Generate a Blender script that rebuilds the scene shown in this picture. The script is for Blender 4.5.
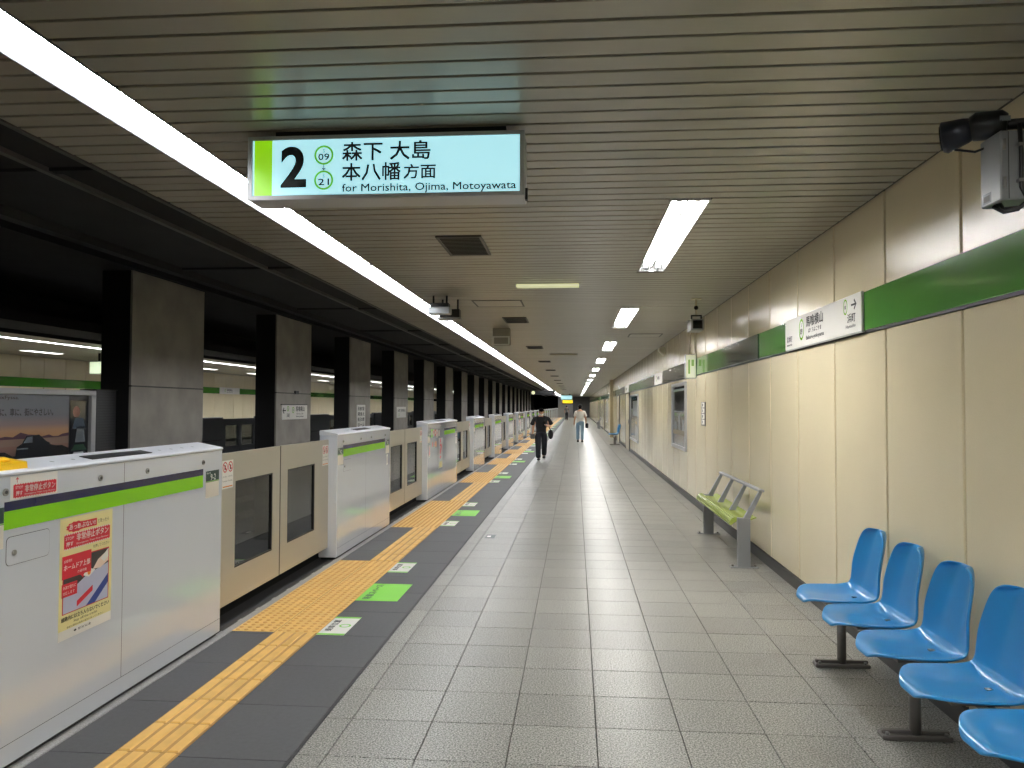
import bpy, bmesh, math, random
from mathutils import Vector, Matrix
random.seed(7)
for o in list(bpy.data.objects):
    bpy.data.objects.remove(o)
SC = bpy.context.scene
COL = SC.collection
R = math.radians

# ------------------------------------------------------------------ camera, world, exposure
YAW, PITCH, ROLL, LENS_PX, CAM_H = R(4.7304), R(1.6466), R(0.2), 768.0, 1.55
fw = Vector((-math.sin(YAW) * math.cos(PITCH), math.cos(YAW) * math.cos(PITCH), math.sin(PITCH)))
rt = Vector((math.cos(YAW), math.sin(YAW), 0))
up = rt.cross(fw)
rt2 = rt * math.cos(ROLL) + up * math.sin(ROLL)
up2 = -rt * math.sin(ROLL) + up * math.cos(ROLL)
cam_data = bpy.data.cameras.new('camera')
cam_data.sensor_width = 36.0
cam_data.lens = LENS_PX / 1024 * 36.0
cam_data.clip_start, cam_data.clip_end = 0.05, 400
cam = bpy.data.objects.new('camera', cam_data)
COL.objects.link(cam)
m3 = Matrix((rt2, up2, -fw)).transposed()
cam.matrix_world = Matrix.Translation((0, 0, CAM_H)) @ m3.to_4x4()
SC.camera = cam

world = bpy.data.worlds.new('world')
SC.world = world
world.use_nodes = True
world.node_tree.nodes['Background'].inputs[0].default_value = (0.5, 0.55, 0.6, 1)
world.node_tree.nodes['Background'].inputs[1].default_value = 0.002
SC.view_settings.view_transform = 'Standard'
SC.view_settings.look = 'None'
SC.view_settings.gamma = 1
SC.view_settings.use_curve_mapping = False
SC.view_settings.exposure = 0.0
TUBE_STRIP = 76.0       # radiance of the tubes in the continuous edge strip
TUBE_CEIL = 125.0        # radiance of the tubes in the recessed fixtures
TUBE_FAR = 110.0

Y0, Y1 = -10.0, 106.0   # extent of the platform along the tracks
ZC = 2.87               # ceiling height

# ------------------------------------------------------------------ materials
MATS = {}


def srgb(r, g, b):
    f = lambda c: (c / 255 / 12.92) if c / 255 <= 0.04045 else ((c / 255 + 0.055) / 1.055) ** 2.4
    return (f(r), f(g), f(b), 1)


def mat(name, col=(128, 128, 128), rough=0.5, metal=0.0, emit=None, strength=0.0, coat=0.0, spec=0.5, bump=None, vary=0.0, mottle=None, transmission=0.0):
    """Principled material; bump = (scale, strength, distance); mottle = (scale, amount); vary = value change from piece to piece."""
    if name in MATS:
        return MATS[name]
    m = bpy.data.materials.new(name)
    m.use_nodes = True
    nt = m.node_tree
    b = nt.nodes['Principled BSDF']
    c = srgb(*col)
    b.inputs['Base Color'].default_value = c
    b.inputs['Roughness'].default_value = rough
    b.inputs['Metallic'].default_value = metal
    b.inputs['Specular IOR Level'].default_value = spec
    b.inputs['Coat Weight'].default_value = coat
    b.inputs['Coat Roughness'].default_value = 0.04
    b.inputs['Transmission Weight'].default_value = transmission
    if emit:
        b.inputs['Emission Color'].default_value = srgb(*emit)
        b.inputs['Emission Strength'].default_value = strength
    N, L = nt.nodes.new, nt.links.new
    geo = None
    if bump or mottle or vary:
        geo = N('ShaderNodeNewGeometry')
    out = None
    if mottle:
        n = N('ShaderNodeTexNoise')
        n.inputs['Scale'].default_value = mottle[0]
        n.inputs['Detail'].default_value = 5
        L(geo.outputs['Position'], n.inputs['Vector'])
        r = N('ShaderNodeMapRange')
        r.inputs[1].default_value, r.inputs[2].default_value = 0.3, 0.7
        r.inputs[3].default_value, r.inputs[4].default_value = 1 - mottle[1], 1 + mottle[1]
        L(n.outputs['Fac'], r.inputs[0])
        out = r.outputs[0]
    if vary:
        r = N('ShaderNodeMapRange')
        r.inputs[3].default_value, r.inputs[4].default_value = 1 - vary, 1 + vary
        L(geo.outputs['Random Per Island'], r.inputs[0])
        o2 = r.outputs[0]
        oi = N('ShaderNodeObjectInfo')
        r2 = N('ShaderNodeMapRange')
        r2.inputs[3].default_value, r2.inputs[4].default_value = 1 - vary, 1 + vary
        L(oi.outputs['Random'], r2.inputs[0])
        mm = N('ShaderNodeMath'); mm.operation = 'MULTIPLY'
        L(o2, mm.inputs[0]); L(r2.outputs[0], mm.inputs[1])
        o2 = mm.outputs[0]
        if out:
            mm = N('ShaderNodeMath'); mm.operation = 'MULTIPLY'
            L(out, mm.inputs[0]); L(o2, mm.inputs[1])
            out = mm.outputs[0]
        else:
            out = o2
    if out:
        v = N('ShaderNodeVectorMath'); v.operation = 'SCALE'
        v.inputs[0].default_value = c[:3]
        L(out, v.inputs['Scale'])
        L(v.outputs[0], b.inputs['Base Color'])
    if bump:
        n = N('ShaderNodeTexNoise')
        n.inputs['Scale'].default_value = bump[0]
        n.inputs['Detail'].default_value = 2
        L(geo.outputs['Position'], n.inputs['Vector'])
        bp = N('ShaderNodeBump')
        bp.inputs['Strength'].default_value = bump[1]
        bp.inputs['Distance'].default_value = bump[2]
        L(n.outputs['Fac'], bp.inputs['Height'])
        L(bp.outputs[0], b.inputs['Normal'])
    MATS[name] = m
    return m


def granite():
    m = mat('granite', (150, 148, 142), 0.33, spec=0.33, bump=(60, 0.05, 0.01))
    nt = m.node_tree
    N, L = nt.nodes.new, nt.links.new
    b = nt.nodes['Principled BSDF']
    g = N('ShaderNodeNewGeometry')
    a = N('ShaderNodeTexNoise'); a.inputs['Scale'].default_value = 120; a.inputs['Detail'].default_value = 3; a.inputs['Roughness'].default_value = 0.7
    L(g.outputs['Position'], a.inputs['Vector'])
    r = N('ShaderNodeValToRGB')
    e = r.color_ramp.elements
    e[0].position, e[0].color = 0.36, srgb(48, 46, 44)
    e[1].position, e[1].color = 0.62, srgb(184, 182, 175)
    k = e.new(0.47); k.color = srgb(122, 121, 115)
    L(a.outputs['Fac'], r.inputs[0])
    # tile to tile tone
    rp = N('ShaderNodeMapRange'); rp.inputs[3].default_value, rp.inputs[4].default_value = 0.88, 1.1
    oi = N('ShaderNodeObjectInfo')
    L(g.outputs['Random Per Island'], rp.inputs[0])
    rp2 = N('ShaderNodeMapRange'); rp2.inputs[3].default_value, rp2.inputs[4].default_value = 0.9, 1.08
    L(oi.outputs['Random'], rp2.inputs[0])
    mu = N('ShaderNodeMath'); mu.operation = 'MULTIPLY'
    L(rp.outputs[0], mu.inputs[0]); L(rp2.outputs[0], mu.inputs[1])
    sc = N('ShaderNodeVectorMath'); sc.operation = 'SCALE'
    L(r.outputs[0], sc.inputs[0]); L(mu.outputs[0], sc.inputs['Scale'])
    # worn brownish stains
    s = N('ShaderNodeTexNoise'); s.inputs['Scale'].default_value = 2.6; s.inputs['Detail'].default_value = 7; s.inputs['Roughness'].default_value = 0.7
    L(g.outputs['Position'], s.inputs['Vector'])
    sr = N('ShaderNodeMapRange'); sr.inputs[1].default_value, sr.inputs[2].default_value = 0.54, 0.76
    sr.inputs[3].default_value, sr.inputs[4].default_value = 0.0, 0.6
    L(s.outputs['Fac'], sr.inputs[0])
    sx = N('ShaderNodeSeparateXYZ'); L(g.outputs['Position'], sx.inputs[0])
    xr = N('ShaderNodeMapRange'); xr.inputs[1].default_value, xr.inputs[2].default_value = 0.6, 1.5
    xr.inputs[3].default_value, xr.inputs[4].default_value = 0.05, 1.0
    L(sx.outputs[0], xr.inputs[0])
    m2 = N('ShaderNodeMath'); m2.operation = 'MULTIPLY'
    L(sr.outputs[0], m2.inputs[0]); L(xr.outputs[0], m2.inputs[1])
    mx = N('ShaderNodeMix'); mx.data_type = 'RGBA'
    L(m2.outputs[0], mx.inputs[0]); L(sc.outputs[0], mx.inputs[6])
    mx.inputs[7].default_value = srgb(96, 84, 70)
    L(mx.outputs[2], b.inputs['Base Color'])
    # polish varies a little
    rr = N('ShaderNodeMapRange'); rr.inputs[3].default_value, rr.inputs[4].default_value = 0.30, 0.37
    L(s.outputs['Fac'], rr.inputs[0]); L(rr.outputs[0], b.inputs['Roughness'])
    return m


M_GRANITE = granite()
M_GROUT = mat('grout', (52, 50, 47), 0.9)
M_PAVER = mat('dark_paver', (68, 68, 70), 0.6, mottle=(40, 0.10), vary=0.04, bump=(220, 0.15, 0.004))
M_TACT = mat('tactile_yellow', (216, 172, 92), 0.5, mottle=(9, 0.10), vary=0.05)
M_TBASE = mat('tactile_base', (172, 130, 68), 0.6, mottle=(14, 0.12))
M_TDOT = mat('tactile_dot', (196, 146, 74), 0.5)
M_KERB = mat('kerb_stone', (150, 148, 146), 0.6, mottle=(160, 0.3))
M_RUBBER = mat('black_rubber', (26, 26, 27), 0.6)
M_SLAT = mat('ceiling_slat', (158, 153, 138), 0.3, metal=0.2, vary=0.03)
M_VOID = mat('dark_void', (14, 14, 15), 0.9)
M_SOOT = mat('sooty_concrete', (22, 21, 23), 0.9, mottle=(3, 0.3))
M_FASCIA = mat('fascia_metal', (70, 68, 66), 0.5)
M_WALL = mat('cream_enamel', (230, 217, 184), 0.12, spec=0.7, bump=(120, 0.22, 0.004), vary=0.02, mottle=(1.4, 0.03))
M_JOINT = mat('wall_joint', (58, 50, 38), 0.7)
M_BASE = mat('baseboard_grey', (66, 64, 62), 0.45)
M_GREEN = mat('band_green', (66, 132, 42), 0.12, coat=0.4)
M_BANDDARK = mat('band_dark', (58, 72, 62), 0.1, coat=0.5)
M_BLACKMETAL = mat('black_metal', (22, 22, 23), 0.4)
M_WHITE = mat('white_paint', (210, 215, 224), 0.12, coat=1.0)
M_LID = mat('white_lid', (222, 224, 230), 0.3)
M_NAVY = mat('navy_film', (22, 24, 66), 0.25)
M_LIME = mat('lime_film', (132, 204, 8), 0.25)
M_STEEL = mat('steel', (150, 150, 148), 0.35, metal=0.8)
M_DOOR = mat('champagne_metal', (182, 177, 164), 0.32, metal=0.35)
M_GASKET = mat('gasket', (20, 20, 21), 0.5)
M_GLASS = mat('tinted_glass', (120, 124, 124), 0.0, transmission=1.0)
M_SEAM = mat('seam_shadow_gap', (60, 60, 62), 0.7)
M_INK = mat('ink_black', (16, 17, 20), 0.5)
M_DKGREEN = mat('label_green', (14, 52, 46), 0.35)
M_PAPER = mat('white_film', (232, 230, 224), 0.4)
M_CREAMFILM = mat('cream_film', (224, 216, 202), 0.4)
M_RED = mat('red_print', (206, 28, 48), 0.4)
M_YEL = mat('yellow_print', (234, 224, 160), 0.4)
M_YELB = mat('yellow_plastic', (240, 188, 10), 0.35)
M_BLUE = mat('blue_print', (38, 62, 140), 0.4)
M_LILAC = mat('lilac_print', (186, 190, 214), 0.4)
M_DKPRINT = mat('dark_print', (52, 48, 46), 0.4)
M_SKINP = mat('pale_print', (238, 214, 196), 0.4)
M_SGREEN = mat('sticker_green', (126, 206, 62), 0.45)
M_PGREEN = mat('pale_green_print', (160, 200, 110), 0.45)
M_ORANGE = mat('orange_print', (230, 140, 40), 0.4)
M_CONC = mat('cast_concrete', (158, 153, 145), 0.75, mottle=(2.2, 0.16), bump=(30, 0.15, 0.01))
M_CONCD = mat('dark_column_side', (20, 19, 20), 0.85)
M_TUBE = mat('tube_strip', (240, 240, 240), 0.4, emit=(250, 252, 255), strength=TUBE_STRIP)
M_TUBE2 = mat('tube_ceiling', (240, 240, 240), 0.4, emit=(255, 253, 248), strength=TUBE_CEIL)
M_TUBE3 = mat('tube_far', (240, 240, 240), 0.4, emit=(250, 252, 255), strength=TUBE_FAR)
M_TROUGH = mat('white_trough', (196, 198, 200), 0.4)
M_LAMPSOFT = mat('emergency_diffuser', (236, 236, 190), 0.4, emit=(244, 246, 196), strength=0.6)
M_SIGNFACE = mat('sign_face_lit', (190, 230, 236), 0.3, emit=(172, 228, 238), strength=0.92)
M_SIGNGREEN = mat('sign_green_lit', (130, 190, 20), 0.3, emit=(136, 204, 12), strength=0.85)
M_SIGNYELLOW = mat('sign_yellow_lit', (240, 210, 40), 0.3, emit=(255, 222, 40), strength=0.9)
M_RINGGREEN = mat('ring_green', (110, 190, 70), 0.4, emit=(104, 190, 66), strength=0.6)
M_FRAME = mat('aluminium', (186, 187, 188), 0.4, metal=0.25)
M_SEAT = mat('blue_plastic', (30, 128, 190), 0.28, coat=0.15, mottle=(6, 0.05))
M_POST = mat('dark_steel_post', (112, 108, 104), 0.4, metal=0.15)
M_BENCHGREY = mat('grey_powder_coat', (140, 142, 145), 0.45, metal=0.3)
M_BENCHLIME = mat('lime_plastic', (168, 186, 84), 0.25, coat=0.2)
M_BOXGREY = mat('grey_box', (150, 154, 158), 0.35, metal=0.3)
M_CAMBLUE = mat('navy_hood', (28, 32, 46), 0.5)
M_LENS = mat('dark_lens', (8, 8, 10), 0.1)
M_PIPE = mat('cream_pipe', (205, 196, 172), 0.4)
M_SOFTGLOW = mat('small_lit_sign', (228, 226, 208), 0.3, emit=(232, 236, 206), strength=0.35)
M_PICDARK = mat('display_dark', (40, 42, 46), 0.08, coat=0.6)
M_PICMID = mat('display_grey', (120, 126, 132), 0.15)
M_PICLIGHT = mat('display_light', (196, 204, 208), 0.15)
M_BALLAST = mat('track_bed', (92, 88, 84), 0.9, mottle=(20, 0.3))
M_RAIL = mat('rail_steel', (110, 100, 92), 0.35, metal=0.9)
M_BLACKTEE = mat('black_cotton', (20, 20, 23), 0.9)
M_TROUSER = mat('dark_trousers', (22, 24, 33), 0.9)
M_WTEE = mat('white_cotton', (214, 210, 200), 0.9)
M_JEANS = mat('pale_denim', (124, 152, 170), 0.9, mottle=(40, 0.12))
M_SKIN = mat('skin', (196, 150, 122), 0.6)
M_HAIR = mat('black_hair', (12, 10, 10), 0.95, spec=0.1)
M_SHOE = mat('black_shoe', (22, 22, 24), 0.6)
M_SOLE = mat('white_sole', (222, 222, 218), 0.6)
M_MASK = mat('white_mask', (226, 226, 224), 0.8)
M_GREYPOUCH = mat('grey_cloth', (108, 106, 104), 0.85)


def perforated():
    m = mat('perforated_steel', (120, 120, 122), 0.5, metal=0.3)
    nt = m.node_tree
    N, L = nt.nodes.new, nt.links.new
    g = N('ShaderNodeNewGeometry')
    sc = N('ShaderNodeVectorMath'); sc.operation = 'SCALE'; sc.inputs['Scale'].default_value = 28
    L(g.outputs['Position'], sc.inputs[0])
    v = N('ShaderNodeTexVoronoi'); v.inputs['Randomness'].default_value = 0.0; v.inputs['Scale'].default_value = 1
    L(sc.outputs[0], v.inputs['Vector'])
    r = N('ShaderNodeValToRGB'); r.color_ramp.interpolation = 'CONSTANT'
    r.color_ramp.elements[0].color = srgb(18, 18, 19)
    r.color_ramp.elements[1].position = 0.36; r.color_ramp.elements[1].color = srgb(70, 70, 73)
    L(v.outputs['Distance'], r.inputs[0])
    L(r.outputs[0], nt.nodes['Principled BSDF'].inputs['Base Color'])
    return m


M_PERF = perforated()


def sunset():
    """printed dusk sky: a graded print, colour by height on the poster"""
    m = mat('dusk_print', (120, 110, 110), 0.25, coat=0.3)
    nt = m.node_tree
    N, L = nt.nodes.new, nt.links.new
    g = N('ShaderNodeNewGeometry')
    s = N('ShaderNodeSeparateXYZ'); L(g.outputs['Position'], s.inputs[0])
    mr = N('ShaderNodeMapRange'); mr.inputs[1].default_value, mr.inputs[2].default_value = 0.85, 1.66
    L(s.outputs[2], mr.inputs[0])
    r = N('ShaderNodeValToRGB')
    e = r.color_ramp.elements
    e[0].position, e[0].color = 0.0, srgb(112, 92, 88)
    e[1].position, e[1].color = 1.0, srgb(112, 118, 130)
    for p, c in ((0.3, (150, 116, 104)), (0.43, (196, 150, 112)), (0.5, (190, 150, 118)), (0.58, (150, 132, 130)), (0.7, (122, 122, 132)), (0.84, (114, 120, 132))):
        k = e.new(p); k.color = srgb(*c)
    L(mr.outputs[0], r.inputs[0])
    L(r.outputs[0], nt.nodes['Principled BSDF'].inputs['Base Color'])
    return m


M_DUSK = sunset()
M_MOUNT = mat('mountain_print', (104, 78, 88), 0.25, coat=0.3)
M_WATER = mat('water_print', (150, 124, 112), 0.25, coat=0.3)
M_SHORE = mat('shore_print', (34, 32, 34), 0.25, coat=0.3)
M_CAR = mat('car_print', (26, 30, 38), 0.25, coat=0.3)
M_CARHI = mat('car_print_light', (96, 104, 112), 0.25, coat=0.3)

# ------------------------------------------------------------------ mesh helpers
WL = {}


class Fr:
    """a flat frame in space: origin o, right u, up v, outward n"""
    def __init__(s, o, u, v):
        s.o, s.u, s.v = Vector(o), Vector(u), Vector(v)
        s.n = s.u.cross(s.v)

    def p(s, x, y, d=0.0):
        return s.o + s.u * x + s.v * y + s.n * d


def fr_left(x, y, z):   # surface facing +X, text runs along +Y
    return Fr((x, y, z), (0, 1, 0), (0, 0, 1))


def fr_right(x, y, z):  # surface facing -X, text runs along -Y
    return Fr((x, y, z), (0, -1, 0), (0, 0, 1))


def fr_front(x, y, z):  # surface facing -Y
    return Fr((x, y, z), (1, 0, 0), (0, 0, 1))


def fr_floor(x, y, z):  # lies on the floor, read from the +X side
    return Fr((x, y, z), (0, 1, 0), (-1, 0, 0))


TXT = {}


def text_geo(s, off):
    k = (s, off)
    if k not in TXT:
        c = bpy.data.curves.new('lettering', 'FONT')
        c.body = s
        c.resolution_u = 2 if not off else 6
        c.offset = off
        o = bpy.data.objects.new('lettering', c)
        me = bpy.data.meshes.new_from_object(o)
        vs = [(v.co.x, v.co.y) for v in me.vertices]
        fs = [tuple(p.vertices) for p in me.polygons]
        bpy.data.objects.remove(o); bpy.data.curves.remove(c); bpy.data.meshes.remove(me)
        TXT[k] = (vs, fs)
    return TXT[k]


class MB:
    def __init__(s):
        s.v, s.f, s.mi, s.ms, s.sm = [], [], [], [], []

    def m(s, m):
        if m not in s.ms:
            s.ms.append(m)
        return s.ms.index(m)

    def add(s, vs, fs, m, smooth=False):
        b, i = len(s.v), s.m(m)
        s.v.extend(Vector(x) for x in vs)
        for f in fs:
            s.f.append(tuple(b + k for k in f)); s.mi.append(i); s.sm.append(smooth)
        return s

    def box(s, x0, x1, y0, y1, z0, z1, m, bottom=True):
        vs = [(x0, y0, z0), (x1, y0, z0), (x1, y1, z0), (x0, y1, z0), (x0, y0, z1), (x1, y0, z1), (x1, y1, z1), (x0, y1, z1)]
        fs = [(4, 5, 6, 7), (0, 1, 5, 4), (1, 2, 6, 5), (2, 3, 7, 6), (3, 0, 4, 7)]
        if bottom:
            fs.append((3, 2, 1, 0))
        return s.add(vs, fs, m)

    def bbox(s, x0, x1, y0, y1, z0, z1, m, b=0.004):
        """box with chamfered edges (convex hull of the three inset boxes)"""
        bm = bmesh.new()
        for (a, c, d) in ((b, b, 0), (b, 0, b), (0, b, b)):
            for x in (x0 + a, x1 - a):
                for y in (y0 + c, y1 - c):
                    for z in (z0 + d, z1 - d):
                        bm.verts.new((x, y, z))
        r = bmesh.ops.convex_hull(bm, input=bm.verts)
        bmesh.ops.dissolve_limit(bm, angle_limit=0.01, verts=bm.verts, edges=bm.edges)
        bm.verts.index_update()
        s.add([v.co.copy() for v in bm.verts], [tuple(v.index for v in f.verts) for f in bm.faces], m)
        bm.free()
        return s

    def tile(s, x0, x1, y0, y1, z0, z1, m, b=0.0015):
        vs = [(x0, y0, z0), (x1, y0, z0), (x1, y1, z0), (x0, y1, z0), (x0, y0, z1 - b), (x1, y0, z1 - b), (x1, y1, z1 - b), (x0, y1, z1 - b),
              (x0 + b, y0 + b, z1), (x1 - b, y0 + b, z1), (x1 - b, y1 - b, z1), (x0 + b, y1 - b, z1)]
        fs = [(8, 9, 10, 11)]
        for k in range(4):
            j = (k + 1) % 4
            fs += [(k, j, j + 4, k + 4), (k + 4, j + 4, j + 8, k + 8)]
        return s.add(vs, fs, m)

    def prism(s, prof, axis, a, b, m, smooth=False):
        """closed 2D profile extruded along an axis: axis 'y' takes (x, z) points, 'x' takes (y, z), 'z' takes (x, y)"""
        put = {'y': lambda p, t: (p[0], t, p[1]), 'x': lambda p, t: (t, p[0], p[1]), 'z': lambda p, t: (p[0], p[1], t)}[axis]
        n = len(prof)
        vs = [put(p, a) for p in prof] + [put(p, b) for p in prof]
        fs = [(i, (i + 1) % n, n + (i + 1) % n, n + i) for i in range(n)] + [tuple(range(n - 1, -1, -1)), tuple(range(n, 2 * n))]
        return s.add(vs, fs, m, smooth)

    def tube(s, pts, r, m, n=8, caps=True, smooth=True):
        pts = [Vector(p) for p in pts]
        rs = r if isinstance(r, (list, tuple)) else [r] * len(pts)
        vs, fs = [], []
        for i, p in enumerate(pts):
            d = (pts[min(i + 1, len(pts) - 1)] - pts[max(i - 1, 0)]).normalized()
            a = d.cross(Vector((0, 0, 1)))
            if a.length < 1e-3:
                a = d.cross(Vector((1, 0, 0)))
            a.normalize(); b = d.cross(a)
            for k in range(n):
                t = 2 * math.pi * k / n
                vs.append(p + (a * math.cos(t) + b * math.sin(t)) * rs[i])
        for i in range(len(pts) - 1):
            for k in range(n):
                j = (k + 1) % n
                fs.append((i * n + k, i * n + j, (i + 1) * n + j, (i + 1) * n + k))
        s.add(vs, fs, m, smooth)
        if caps:
            b = len(s.v) - len(vs)
            i = s.m(m)
            for c in (tuple(b + k for k in range(n - 1, -1, -1)), tuple(b + len(vs) - n + k for k in range(n))):
                s.f.append(c); s.mi.append(i); s.sm.append(False)
        return s

    def ball(s, c, rx, ry, rz, m, nu=10, nv=7, fn=None):
        vs, fs = [], []
        for j in range(nv + 1):
            for i in range(nu):
                t, p = 2 * math.pi * i / nu, math.pi * j / nv
                q = Vector((math.sin(p) * math.cos(t), math.sin(p) * math.sin(t), math.cos(p)))
                if fn:
                    q = fn(q)
                vs.append((c[0] + q[0] * rx, c[1] + q[1] * ry, c[2] + q[2] * rz))
        for j in range(nv):
            for i in range(nu):
                k = (i + 1) % nu
                fs.append((j * nu + i, (j + 1) * nu + i, (j + 1) * nu + k, j * nu + k))
        return s.add(vs, fs, m, True)

    # flat print in a frame
    def poly(s, fr, pts, m, d=0.001):
        return s.add([fr.p(x, y, d) for x, y in pts], [tuple(range(len(pts)))], m)

    def rect(s, fr, x0, y0, x1, y1, m, d=0.001):
        return s.poly(fr, [(x0, y0), (x1, y0), (x1, y1), (x0, y1)], m, d)

    def disc(s, fr, x, y, r, m, d=0.001, n=20):
        return s.poly(fr, [(x + r * math.cos(2 * math.pi * k / n), y + r * math.sin(2 * math.pi * k / n)) for k in range(n)], m, d)

    def ring(s, fr, x, y, r0, r1, m, d=0.001, n=24, ry=1.0):
        vs, fs = [], []
        for k in range(n):
            t = 2 * math.pi * k / n
            vs += [fr.p(x + r0 * math.cos(t), y + ry * r0 * math.sin(t), d), fr.p(x + r1 * math.cos(t), y + ry * r1 * math.sin(t), d)]
            j = (k + 1) % n
            fs.append((2 * k, 2 * k + 1, 2 * j + 1, 2 * j))
        return s.add(vs, fs, m)

    def slab(s, fr, x0, y0, x1, y1, d0, d1, m):
        c = [(x0, y0), (x1, y0), (x1, y1), (x0, y1)]
        vs = [fr.p(x, y, d0) for x, y in c] + [fr.p(x, y, d1) for x, y in c]
        return s.add(vs, [(4, 5, 6, 7), (0, 1, 5, 4), (1, 2, 6, 5), (2, 3, 7, 6), (3, 0, 4, 7), (3, 2, 1, 0)], m)

    def text(s, fr, t, x, y, h, m, w=None, d=0.0016, bold=0.012, align='l', off=0.0):
        """lettering whose box is h high (and w wide if given), lower edge at y; x is its left edge, centre or right edge"""
        vs, fs = text_geo(t, off)
        x0, x1 = min(v[0] for v in vs), max(v[0] for v in vs)
        y0, y1 = min(v[1] for v in vs), max(v[1] for v in vs)
        ky = h / (y1 - y0)
        kx = w / (x1 - x0) if w else ky
        W = (x1 - x0) * kx
        ox = {'l': x, 'c': x - W / 2, 'r': x - W}[align]
        e = min(bold, .02) * ky * 0.7
        for q, (dx, dy) in enumerate(((0, 0),) if bold < .011 or h < .02 else ((-e, -e), (e, -e), (e, e), (-e, e))):
            s.add([fr.p(ox + (a - x0) * kx + dx, y + (b - y0) * ky + dy, d + .00025 * q) for a, b in vs], fs, m)
        return s

    def arrow(s, fr, x, y, r, ang, m, d=0.0016):
        """arrow of length 2r about (x, y) pointing along ang degrees"""
        c, q = math.cos(R(ang)), math.sin(R(ang))
        T = lambda pts: [(x + a * c - b * q, y + a * q + b * c) for a, b in pts]
        s.poly(fr, T([(-r, -.13 * r), (r * .8, -.13 * r), (r * .8, .13 * r), (-r, .13 * r)]), m, d)
        s.poly(fr, T([(r, 0), (.25 * r, .75 * r), (0, .55 * r), (.6 * r, 0)]), m, d)
        s.poly(fr, T([(r, 0), (.6 * r, 0), (0, -.55 * r), (.25 * r, -.75 * r)]), m, d)
        return s

    def build(s, name, parent=None, kind=None, label=None):
        me = bpy.data.meshes.new(name)
        off = WL.get(parent.name, Vector()) if parent else Vector()
        me.from_pydata([v - off for v in s.v], [], s.f)
        for m in s.ms:
            me.materials.append(m)
        me.polygons.foreach_set('material_index', s.mi)
        me.polygons.foreach_set('use_smooth', s.sm)
        me.update()
        o = bpy.data.objects.new(name, me)
        COL.objects.link(o)
        if parent:
            o.parent = parent
            WL[o.name] = off
        else:
            WL[o.name] = Vector()
        if kind:
            o['kind'] = kind
        if label:
            o['label'] = label
        return o


def tag(o, label, cat, group=None):
    o['label'] = label; o['category'] = cat
    if group:
        o['group'] = group
    return o


def thing(name, label, cat, loc, group=None):
    o = bpy.data.objects.new(name, None)
    o.empty_display_size = 0.1
    COL.objects.link(o)
    o.location = loc
    WL[o.name] = Vector(loc)
    return tag(o, label, cat, group)


def inst(name, mesh, loc, parent):
    o = bpy.data.objects.new(name, mesh)
    COL.objects.link(o)
    o.location = loc
    o.parent = parent
    return o


def fix_normals(o):
    bm = bmesh.new(); bm.from_mesh(o.data)
    bmesh.ops.recalc_face_normals(bm, faces=bm.faces)
    bm.to_mesh(o.data); bm.free()


ORD = 'first second third fourth fifth sixth seventh eighth ninth tenth eleventh twelfth thirteenth fourteenth fifteenth sixteenth seventeenth eighteenth nineteenth twentieth'.split()

# ------------------------------------------------------------------ floor
floor = MB().box(-2.47, 1.92, Y0, Y1, -1.2, -0.008, M_GROUT).build('floor', kind='structure')
GX = [-1.236, -1.1, -0.7, -0.3, 0.1, 0.5, 0.9, 1.3, 1.7, 1.885]
TL = 0.4057
g = 0.0022
protos = {}
for c in range(9):
    w = GX[c + 1] - GX[c]
    protos[c] = None
rest = MB()
rows = int((Y1 - Y0) / TL) + 1
first_row = -4        # y = 3.366 is a joint
count = 0
for r in range(first_row, rows):
    y = 3.366 + TL * r
    if y + TL > Y1:
        break
    for c in range(9):
        x0, x1 = GX[c], GX[c + 1]
        if count < 300:
            if protos[c] is None:
                t = MB().tile(x0 + g, x1 - g, g, TL - g, -0.02, 0.0, M_GRANITE)
                for v in t.v:
                    v.x -= x0
                o = t.build('floor_tile', floor)
                o.location = (x0, y, random.uniform(-0.0004, 0.0004))
                protos[c] = o.data
            else:
                inst('floor_tile', protos[c], (x0, y, random.uniform(-0.0004, 0.0004)), floor)
            count += 1
        else:
            rest.tile(x0 + g, x1 - g, y + g, y + TL - g, -0.02, 0.0, M_GRANITE)
for r in range(first_row - 1, int((Y0 - 3.366) / TL), -1):
    y = 3.366 + TL * r
    for c in range(9):
        rest.tile(GX[c] + g, GX[c + 1] - g, y + g, y + TL - g, -0.02, 0.0, M_GRANITE)
rest.build('floor_tile', floor, kind='stuff')
MB().box(-1.251, -1.235, Y0, Y1, -0.02, 0.001, M_RUBBER).build('edge_strip', floor)
# dark paving slabs, 0.6 m long
pm = {}
rest = MB()
n = 0
for r in range(-3, 180):
    y = 3.30 + 0.603 * r
    if y + 0.6 > Y1:
        break
    for (x0, x1) in ((-2.35, -2.05), (-1.75, -1.2525)):
        if n < 200:
            if x0 not in pm:
                t = MB().tile(0.0015, x1 - x0 - 0.0015, 0.002, 0.601, -0.02, 0.0, M_PAVER)
                o = t.build('paving_slab', floor); o.location = (x0, y, 0); pm[x0] = o.data
            else:
                inst('paving_slab', pm[x0], (x0, y, 0), floor)
            n += 1
        else:
            rest.tile(x0, x1, y + 0.002, y + 0.601, -0.02, 0.0, M_PAVER)
rest.build('paving_slab', floor, kind='stuff')
kerb = None
for k in range(0, 90):
    y = -1.0 + 1.2 * k
    if kerb is None:
        o = MB().tile(0, 0.068, 0.001, 1.199, -0.02, 0.002, M_KERB).build('kerb_stone', floor)
        o.location = (-2.42, y, 0); kerb = o.data
    else:
        inst('kerb_stone', kerb, (-2.42, y, 0), floor)

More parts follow.
